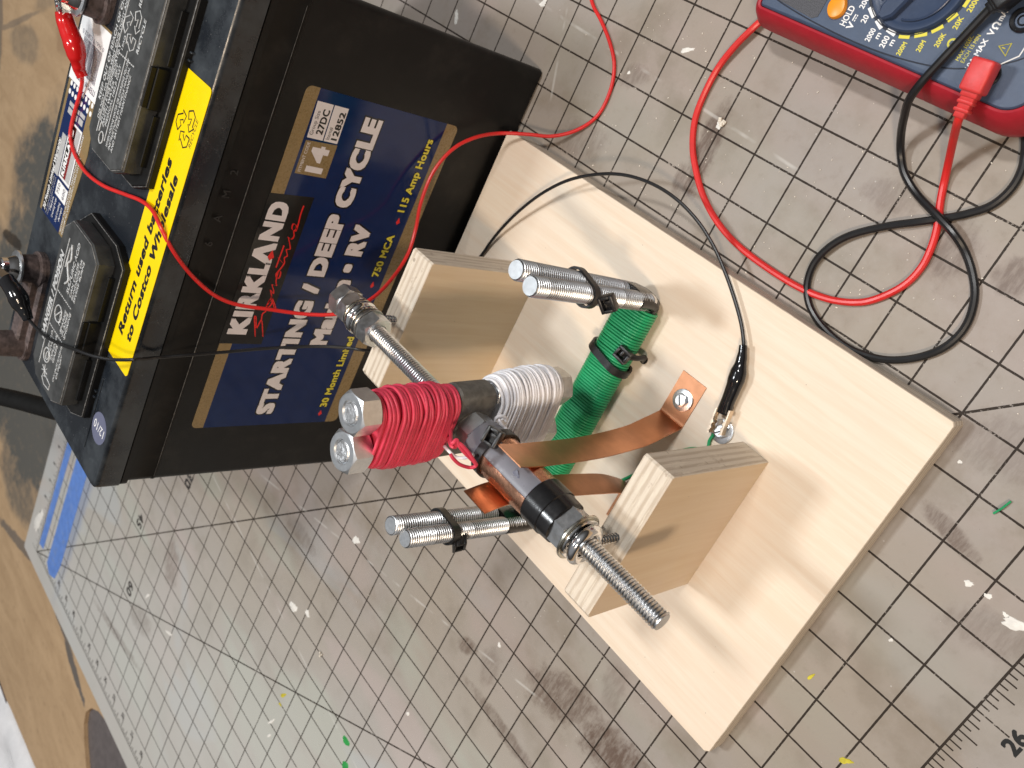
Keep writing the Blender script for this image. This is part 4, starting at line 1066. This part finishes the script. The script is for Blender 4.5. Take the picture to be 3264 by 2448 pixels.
# green winding
b = MB(); per = 36; y0, y1 = 13.05, 8.15; wr = .031; turns = int((y0-y1)/(wr*2.02)); rr = random.Random(9)
def gw(y0, y1, ex, seed):
    rr = random.Random(seed); turns = int(abs(y0-y1)/(wr*2.06)); pts = []; jj = [rr.uniform(-1, 1) for _ in range(turns+3)]
    for i in range(turns*per+1):
        q = i/per; k = int(q); fr = q-k; j = jj[k]*(1-fr)+jj[k+1]*fr
        x, z = stadium(q, .207, RR+.008+wr+ex+.002*j)
        pts.append(V(.84+x, y0+(y1-y0)*(q+j*.09)/turns+.16*x*.3, zb+.035+z))
    b.tube(pts, wr, 7)
gw(13.36, 8.15, 0, 1); 
b.rings([[V(.84+x, y, zb+.035+z) for x, z in (stadium(k/28, .207, RR+.012) for k in range(28))] for y in (13.37, 8.14)])
b.build('coil', M['green_wire'], mag, ang=60)
wire('lead_wire', [V(1.1, 8.5, .56), V(2.2, 9.6, .54), V(3.2, 11.3, .53), at(2247, 1432, .54), at(2262, 1403, .55), at(2275, 1383, .57)], .034, M['green_wire'], mag)
def two_rod_loop(c, d1, axisn, half, r_, n=40):     # closed band round two parallel rods: d1 = direction between them
    d1 = Vector(d1).normalized(); d2 = Vector(axisn).normalized().cross(d1)
    return [Vector(c)+d1*x+d2*y for x, y in (stadium(k/n, half, r_) for k in range(n))]
# tie on the far prongs, near prongs, and round the coil
cf = (tf+tf2)/2-df*1.70; sepf = (tf2-tf); sepf -= df*sepf.dot(df)
zip_tie(mag, two_rod_loop(cf, sepf, df, .207, RR+.008), df, .16, .045, at(1940, 948, 3.05)+V(.05, -.1, 0), (.45, -.2, .8), head_up=(.6, .6, -.2), label='zip tie round the far prongs')
cn = (tn+tn2)/2-dn*1.28; sepn = (tn2-tn); sepn -= dn*sepn.dot(dn)
zip_tie(mag, two_rod_loop(cn, sepn, dn, .207, RR+.008), dn, .18, .045, cn+sepn.normalized()*.46-dn*.18+V(-.02, -.12, 0), (.6, -.3, .3), head_up=(.3, .4, -.85), label='zip tie round the near prongs')
cc_ = V(.84, 12.05, zb+.035)
hd_ = at(1990, 1133, 1.12)
zip_tie(mag, two_rod_loop(cc_, (1, -.18, 0), (.16, .98, 0), .215, RR+.075+wr*.9), (.16, .98, 0), .17, .05, hd_+V(-.03, 0, 0), (.25, .05, .95), tail=[hd_+V(.05, .0, 0), at(2030, 1142, .86), at(2052, 1142, .66), at(2054, 1150, .50), at(2054, 1156, .3)], head_up=(.2, .95, -.1), label='zip tie through the board')
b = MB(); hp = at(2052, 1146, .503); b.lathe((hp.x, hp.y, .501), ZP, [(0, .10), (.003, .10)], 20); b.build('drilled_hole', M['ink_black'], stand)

# ================================================================== TEST LEADS
def boot(parent, path, wmax, m_):       # slip-on vinyl boot: narrow cable end, swollen middle, flat open end
    pts = smooth_path(path, 10); n = len(pts); rad = []
    key = [(0, .46, .50), (.10, .50, .52), (.25, .66, .60), (.42, 1.0, .86), (.52, 1.04, .92), (.62, .92, .86), (.8, .84, .80), (.97, .92, .74), (1, .90, .70)]
    for i in range(n):
        t = i/(n-1)
        for (t0, a0, b0), (t1, a1, b1) in zip(key, key[1:]):
            if t0 <= t <= t1+1e-9:
                k = (t-t0)/(t1-t0); k = k*k*(3-2*k); rad.append((wmax*(a0+(a1-a0)*k), wmax*(b0+(b1-b0)*k))); break
    bb = MB(); bb.tube(pts, rad, 18, hint=(1, 0, 0) if abs((pts[-1]-pts[0]).normalized().x) < .7 else (0, 1, 0)); o = bb.build('clip_boot', m_, parent, ang=60); return o
def jaws(parent, root, tip, side, gap0, gap1, w, m_=None):
    root, tip, side = Vector(root), Vector(tip), Vector(side).normalized(); dv = tip-root; L = dv.length; dv.normalize(); up = dv.cross(side)
    for sg in (1, -1):
        bb = MB(); a = root+side*sg*gap0; c_ = tip+side*sg*gap1; e = (c_-a).normalized(); n_ = 9
        rs_ = []
        for i in range(n_+1):
            p = a+(c_-a)*(i/n_); tooth = .035*(i % 2) if i > 3 else 0
            s2 = side*sg
            rs_.append([p-up*w/2+s2*.03, p+up*w/2+s2*.03, p+up*w/2-s2*(.0+tooth), p+up*w*.38-s2*(.02+tooth), p+up*w*.34+s2*.012, p-up*w*.34+s2*.012, p-up*w*.38-s2*(.02+tooth), p-up*w/2-s2*(.0+tooth)])
        bb.rings(rs_); bb.build('clip_jaw', m_ or M['tan_brass'], parent, smooth=False)
def lead_thing(name, base, label, cat, wpts, r_, m_, group=None, n=12):
    t = thing(name, base, label, cat, group)
    bb = MB(); bb.tube(smooth_path(wpts, n), r_, 10); bb.build('cable', m_, t); return t
# red clip lead
t_r = at(262, 252, 8.12)
rw = [at(258, 238, 8.18), at(262, 256, 8.08), at(255, 300, 8.02), at(240, 350, 7.99), at(227, 405, 7.985), at(225, 445, 7.985), at(240, 495, 7.985), at(275, 550, 7.985), at(330, 592, 7.99), at(400, 620, 7.99), at(450, 640, 8.0), at(487, 672, 8.03), at(515, 730, 8.03), onx(552, 800, -5.02), onx(602, 868, -4.98), onx(660, 924, -4.92), onx(712, 956, -4.85), onx(770, 974, -4.75), onx(850, 985, -4.6), onx(960, 1000, -4.3), onx(1050, 1003, -4.0),
      onx(1110, 990, -3.85), onx(1190, 948, -3.8), onx(1252, 885, -3.95), onx(1300, 810, -4.2), onx(1325, 730, -4.45), onx(1342, 645, -4.6), onx(1380, 550, -4.75), onx(1440, 478, -4.8), onx(1510, 440, -4.75), onx(1590, 425, -4.7), at(1680, 428, .62), at(1760, 434, .34), at(1840, 414, .10), at(1905, 368, .06), at(1945, 290, .055), at(1958, 210, .055), at(1945, 140, .055), at(1918, 70, .055), at(1890, 15, .055), at(1878, -40, .055), at(1870, -140, .055)]
red = lead_thing('clip_lead', tuple(rw[0]), 'thin red lead with a red clip, drooping over the battery and behind the shaft', 'clip lead', rw, .043, M['red_lead'])
boot(red, [at(264, 246, 8.14), at(253, 222, 8.22), at(247, 190, 8.30), at(238, 150, 8.40), at(222, 105, 8.48), at(208, 65, 8.55), at(203, 37, 8.6)], .235, M['red_boot'])
jaws(red, at(205, 45, 8.6), at(196, -12, 8.72), at(230, 30, 8.6)-at(180, 42, 8.6), .12, .16, .20, M['chrome'])
# black clip lead
bw = [at(86, 1012, 8.62), at(98, 1025, 8.60), at(118, 1048, 8.58), at(150, 1075, 8.555), at(200, 1100, 8.55), at(250, 1118, 8.55), at(300, 1135, 8.45), at(360, 1146, 8.28), at(430, 1146, 8.08), onx(500, 1140, -4.9), onx(600, 1132, -4.75), onx(720, 1122, -4.6), onx(860, 1110, -4.3), onx(1000, 1104, -3.9), onx(1100, 1108, -3.5), onx(1180, 1117, -3.15), V(-3.0, 9.7, 1.9), V(-3.05, 10.4, .9), V(-3.1, 11.2, .60),
      V(-3.05, 12.0, .56), at(1480, 880, .56), at(1536, 812, .57), at(1565, 770, .62), at(1605, 722, .72), at(1660, 668, .86), at(1730, 615, .98), at(1810, 575, 1.04), at(1900, 556, 1.06), at(1985, 557, 1.04), at(2070, 582, .98), at(2150, 630, .90), at(2220, 700, .80), at(2272, 780, .72), at(2310, 865, .68), at(2340, 950, .66), at(2362, 1030, .66), at(2370, 1090, .68), at(2369, 1112, .68)]
blk = lead_thing('clip_lead', tuple(at(2369, 1112, .5)), 'thin black lead joining the battery to a terminal screw with black clips', 'clip lead', bw, .037, M['black_lead'])
boot(blk, [at(2369, 1100, .70), at(2366, 1130, .70), at(2358, 1170, .70), at(2348, 1205, .71), at(2334, 1245, .70), at(2318, 1285, .69), at(2306, 1318, .68)], .165, M['black_boot'])
jaws(blk, at(2311, 1304, .70), at(2281, 1382, .70), V(.91, .41, 0), .13, .135, .16)
boot(blk, [at(90, 1018, 8.62), at(82, 1000, 8.66), at(66, 968, 8.74), at(52, 938, 8.82), at(36, 915, 8.88), at(20, 892, 8.94)], .235, M['black_boot'])
jaws(blk, at(22, 898, 8.94), at(-20, 862, 9.0), (.2, .9, .2), .11, .15, .2, M['chrome'])

# ================================================================== MULTIMETER
MT = thing('multimeter', (2.8, 20.59, 0), 'slate blue multimeter in a red rubber bumper, lying at the edge of the mat', 'multimeter')
X0, X1, Y0, Y1 = -.02, 5.72, 19.06, 22.12
b = MB(); lv = [(0, .40), (.06, .32), (.3, .16), (.58, .03), (.85, .02), (1.1, .12), (1.24, .20), (1.285, .26), (1.275, .30), (1.18, .31)]
def mrect(i, z):
    pts = []
    for cx_, cy_, a0, rr_ in ((X1-.72, Y1-.72, 0, .72), (X0+.38, Y1-.38, 90, .38), (X0+.38, Y0+.38, 180, .38), (X1-.72, Y0+.72, 270, .72)):
        for k in range(11):
            a = math.radians(a0+9*k); r_ = max(.03, rr_-i); pts.append(V(cx_+r_*math.cos(a), cy_+r_*math.sin(a), z))
    return pts
b.rings([mrect(i, z) for z, i in lv]); b.build('bumper', M['meter_red'], MT)
b = MB(); b.rings([mrect(.33, 1.0), mrect(.315, 1.262), mrect(.34, 1.292), mrect(.42, 1.302)]); b.build('body', M['meter_blue'], MT)
ZF = 1.302
b = MB()
sp = [(.45, 19.60), (.77, 19.53), (1.62, 19.45), (2.69, 19.43), (3.67, 19.53), (4.31, 19.72), (4.96, 20.13), (5.15, 20.59), (4.96, 21.05), (4.31, 21.46), (3.67, 21.65), (2.69, 21.75), (1.62, 21.73), (.45, 21.6)]
b.tube(smooth_path([V(x, y, ZF+.001) for x, y in sp], 6), (.012, .004), 6, hint=(0, 1, 0)); b.build('panel_seam', M['seam'], MT)
b = MB(); b.prism([(.42, 19.58), (1.40, 19.50), (1.50, 19.56), (1.50, 21.62), (1.40, 21.68), (.42, 21.6)], ZF-.01, ZF+.012); fr_ = b.build('display_frame', M['lcd_frame'], MT, smooth=False)
b = MB(); b.prism(rrect(.55, 19.74, 1.22, 21.42, .03, 3), ZF, ZF+.018); b.build('display', M['lcd'], fr_, smooth=False)
b = MB(); 
egg = [(1.76+.155*math.cos(a)*(1+.25*math.cos(2*a+.6)*.4), 19.80+.20*math.sin(a)*(1+.06*math.sin(a))) for a in (2*math.pi*k/28 for k in range(28))]
ec = V(1.76, 19.80, 0)
b.rings([[V(ec.x+(x-ec.x)*k, ec.y+(y-ec.y)*k, ZF+h) for x, y in egg] for k, h in ((1.0, -.01), (1.0, .05), (.9, .085), (.6, .10))]); b.build('hold_button', M['orange'], MT)
DX, DY = 2.87, 20.59
b = MB(); b.lathe((DX, DY, ZF), ZP, [(-.01, .835), (.004, .835), (.005, .80), (.002, .795)], 60); b.build('dial_ring', M['seam'], MT)
b = MB(); b.lathe((DX, DY, ZF), ZP, [(0, .785), (.05, .775), (.075, .75), (.075, .70), (.055, .66), (.045, .62), (.04, .0)], 60); dial = b.build('dial', M['meter_dark'], MT)
pv = (V(2.62, 19.86, 0)-V(DX, DY, 0)).normalized(); sv = V(-pv.y, pv.x, 0)
b = MB()
b.rings([[V(DX, DY, ZF+z)+pv*x*kx+sv*y*ky for x, y in ((-.70, -.15), (.62, -.15), (.76, -.05), (.76, .05), (.62, .15), (-.70, .15))] for z, kx, ky in ((.03, 1, 1), (.16, .98, .95), (.20, .95, .72))])
b.build('dial_grip', M['meter_dark'], dial, ang=25)
b = MB(); b.tube([V(DX, DY, ZF+.06)+(pv*math.cos(a)+sv*math.sin(a))*.60 for a in [math.radians(25+130*k/14) for k in range(15)]], (.03, .02), 8); b.tube([V(DX, DY, ZF+.06)+(pv*math.cos(a)-sv*math.sin(a))*.60 for a in [math.radians(25+130*k/14) for k in range(15)]], (.03, .02), 8); b.build('dial_rim', M['meter_dark'], dial)
def bar(xa, ya, xb, yb, m_, w=.075):
    bb = MB(); a = V(xa, ya, 0); c_ = V(xb, yb, 0); q = (a+c_)/2; rd = (q-V(DX, DY, 0)).normalized(); td = V(-rd.y, rd.x, 0)
    bb.obox(V(q.x, q.y, ZF+.003), rd, td, ZP, .19, w, .003); return bb.build('range_mark', m_, MT, smooth=False)
def radial(q, m_, tang=False):
    rd = (V(q[0], q[1], 0)-V(DX, DY, 0)).normalized(); td = V(-rd.y, rd.x, 0); bb = MB(); bb.obox(V(q[0], q[1], ZF+.003), rd, td, ZP, .075, .175, .003); bb.build('range_mark', m_, MT, smooth=False)
W_, Y_ = M['sticker_white'], M['yellow_ink']
def tang(xa, ya, xb, yb, m_):
    a, c_ = V(xa, ya, ZF+.003), V(xb, yb, ZF+.003); rd_ = (V(DX, DY, 0)-V((xa+xb)/2, (ya+yb)/2, 0)).normalized()*.025; a += rd_; c_ += rd_; e = (c_-a); L = e.length; e.normalize(); bb = MB(); bb.obox((a+c_)/2, e, ZP.cross(e), ZP, L, .07, .003); bb.build('range_mark', m_, MT, smooth=False)
tang(2.27, 19.97, 2.43, 19.86, W_); tang(2.51, 19.83, 2.66, 19.745, W_); tang(2.77, 19.765, 2.94, 19.735, W_); tang(2.07, 20.24, 2.15, 20.09, W_)
tang(3.02, 19.74, 3.19, 19.79, Y_); tang(3.26, 19.83, 3.43, 19.93, Y_); tang(3.48, 19.98, 3.60, 20.12, Y_); tang(3.62, 20.21, 3.70, 20.36, Y_); tang(3.73, 20.48, 3.74, 20.66, Y_); tang(3.70, 20.84, 3.64, 21.0, Y_); tang(3.52, 21.12, 3.38, 21.24, W_)
def mt(s, x, y, w, cap, m_, bold=.02): text('lettering', s, (x, y, ZF), YP, XM, w, cap, m_, MT, bold=bold, lift=.002, thick=.0015)
mt('HOLD', 2.055, 19.585, .33, .115, W_); mt('V', 2.20, 19.57, .12, .12, W_); mt('200', 2.20, 19.93, .19, .095, W_); mt('20', 2.365, 19.74, .13, .10, W_); mt('2000', 2.60, 19.51, .215, .095, W_); mt('m', 2.72, 19.60, .10, .085, W_); mt('200', 2.89, 19.51, .19, .10, W_); mt('m', 3.00, 19.585, .10, .085, W_)
bb = MB()
bb.box((2.115, 19.71, ZF+.001), (2.135, 19.82, ZF+.004)); [bb.box((2.155, 19.71+k*.042, ZF+.001), (2.172, 19.738+k*.042, ZF+.004)) for k in range(3)]; bb.build('volt_mark', W_, MT, smooth=False)
mt('200M', 3.21, 19.50, .215, .08, Y_); mt('20M', 3.475, 19.66, .18, .08, Y_); mt('200K', 3.70, 19.82, .225, .08, Y_); mt('20K', 3.81, 20.15, .195, .085, Y_); mt('2000', 3.86, 20.44, .23, .085, Y_)
# ohm sign drawn as a stroke
def ohm(x, y, s, m_, w=.017):
    pts = [V(x, y-.5*s, 0), V(x, y-.18*s, 0)]
    arc = [V(x-.48*s+.40*s*-math.cos(a)*-1*0+(-.0)*s, y, 0) for a in (0,)]
    loop = [V(x-.50*s-.42*s*math.cos(a), y+.42*s*math.sin(a), 0) for a in [math.radians(-148+296*k/16) for k in range(17)]]
    pts = [V(x, y-.5*s, 0), V(x, y-.2*s, 0)] + loop + [V(x, y+.2*s, 0), V(x, y+.5*s, 0)]
    bb = MB(); rs_ = []
    bb.tube([p+V(0, 0, ZF+.002) for p in pts], (w, .0015), 6, hint=(0, 0, 1).__class__((1, 0, 0))); bb.build('ohm_sign', m_, MT)
ohm(3.94, 19.955, .15, Y_); 
mt('MAX 10SEC', 4.11, 19.76, .40, .06, Y_, .0); mt('EACH 15 MIN', 4.20, 19.76, .44, .06, Y_, .0); mt('10A MAX', 4.34, 19.70, .48, .085, W_); mt('V', 4.36, 20.245, .09, .10, W_); ohm(4.36, 20.40, .10, W_, .012); mt('mA', 4.36, 20.48, .15, .09, W_)
bb = MB(); tr = [V(4.70, 20.065, ZF+.003), V(4.53, 20.155, ZF+.003), V(4.675, 20.25, ZF+.003)]
bb.tube(tr, .011, 6, closed=True); bb.tube([V(4.585, 20.155, ZF+.003), V(4.635, 20.155, ZF+.003)], .007, 5); bb.build('warning_sign', Y_, MT)
bb = MB(); bb.tube([V(4.70, 19.93, ZF+.002), V(4.88, 20.13, ZF+.002), V(4.88, 20.30, ZF+.002), V(4.83, 20.40, ZF+.002)], .011, 6); bb.build('jack_link_mark', W_, MT)
for y in (19.75, 20.59, 21.43):
    bb = MB(); bb.lathe((4.63, y, ZF), ZP, [(-.02, .19), (.035, .185), (.045, .17), (.04, .12), (-.005, .11), (-.005, .085), (.02, .08), (.02, .06), (-.015, .055), (-.015, .0)], 36); bb.build('jack', M['black_boot'], MT)
# probe leads
rp = [at(3060, 368, 1.42), at(3052, 392, 1.30), at(3040, 440, .86), at(3025, 510, .34), at(3012, 570, .12), at(2998, 640, .075), at(2988, 720, .07), at(2968, 790, .07), at(2935, 855, .07), at(2880, 910, .07), at(2800, 950, .07), at(2730, 964, .07), at(2640, 953, .07), at(2545, 915, .07), at(2440, 850, .07), at(2350, 780, .07), at(2285, 705, .07), at(2240, 620, .07), at(2216, 530, .07), at(2208, 460, .07), at(2216, 380, .07), at(2245, 300, .08), at(2290, 215, .11), at(2345, 145, .16), at(2400, 90, .17), at(2440, 52, .12), at(2500, -20, .08), at(2600, -150, .08)]
pr_ = lead_thing('meter_lead', tuple(rp[6]), 'thick red meter lead making a wide open curve and passing under the meter', 'meter lead', rp, .068, M['red_lead'], 'probe leads of the meter')
pa, pb = at(3150, 190, 1.66), at(3098, 296, 1.60); e = (pb-pa).normalized(); sdv = V(-e.y, e.x, 0).normalized(); upv = e.cross(sdv)
if upv.z < 0: upv = -upv
bb = MB(); bb.obox((pa+pb)/2, e, sdv, upv, (pb-pa).length, .36, .34, .045, 2)
bb.lathe((4.63, 19.75, 1.25), ZP, [(0, .10), (.35, .10)], 20); bb.build('plug', M['plug_red'], pr_, ang=50)
bb = MB(); q0 = pb; q1 = at(3058, 372, 1.42); dv = q1-q0
for k, (w_, t_, l_) in enumerate(((.26, .22, .10), (.22, .18, .16), (.25, .2, .06), (.19, .16, .14), (.24, .2, .06), (.17, .15, .12))):
    bb.obox(q0+dv*(.08+k*.165), dv.normalized(), sdv, upv, l_, w_, t_, .018, 2)
bb.build('strain_relief', M['plug_red'], pr_, ang=50)
bp_ = [at(3190, -8, 1.55), at(3165, 18, 1.52), at(3130, 55, 1.48), at(3060, 130, 1.44), at(2990, 205, 1.43), at(2935, 265, 1.40), at(2898, 318, 1.22), at(2882, 372, .86), at(2872, 430, .42), at(2871, 490, .18), at(2884, 555, .10), at(2925, 622, .085), at(2990, 690, .19), at(3040, 745, .20), at(3075, 800, .10), at(3098, 865, .075), at(3107, 940, .075), at(3088, 1020, .075), at(3045, 1080, .075), at(2980, 1122, .075), at(2890, 1145, .075), at(2800, 1143, .075), at(2710, 1112, .075), at(2635, 1055, .075), at(2585, 985, .075), at(2572, 915, .075), at(2592, 845, .09), at(2640, 790, .13), at(2710, 750, .12), at(2820, 722, .10), at(2920, 708, .12), at(3000, 697, .075), at(3080, 682, .075), at(3160, 655, .075), at(3220, 605, .075), at(3255, 545, .075), at(3268, 480, .075), at(3275, 380, .075), at(3330, 250, .075)]
pk = lead_thing('meter_lead', tuple(bp_[14]), 'thick black meter lead crossing the meter face and curling into a loop on the mat', 'meter lead', bp_, .070, M['black_lead'], 'probe leads of the meter')
pa, pb = at(3260, -60, 1.64), at(3200, -12, 1.60); e = (pb-pa).normalized(); sdv = V(-e.y, e.x, 0).normalized(); upv = e.cross(sdv)
bb = MB(); bb.obox((pa+pb)/2, e, sdv, upv, (pb-pa).length+.3, .36, .34, .045, 2); bb.build('plug', M['nylon'], pk, ang=50)
bb = MB(); q0 = pb; q1 = at(3158, 25, 1.52); dv = q1-q0
for k, (w_, t_, l_) in enumerate(((.26, .22, .10), (.22, .18, .16), (.25, .2, .06), (.19, .16, .14), (.24, .2, .06), (.17, .15, .12))): bb.obox(q0+dv*(.08+k*.165), dv.normalized(), sdv, upv, l_, w_, t_, .018, 2)
bb.build('strain_relief', M['nylon'], pk, ang=50)

for o in bpy.data.objects:
    if '_o' in o: del o['_o']
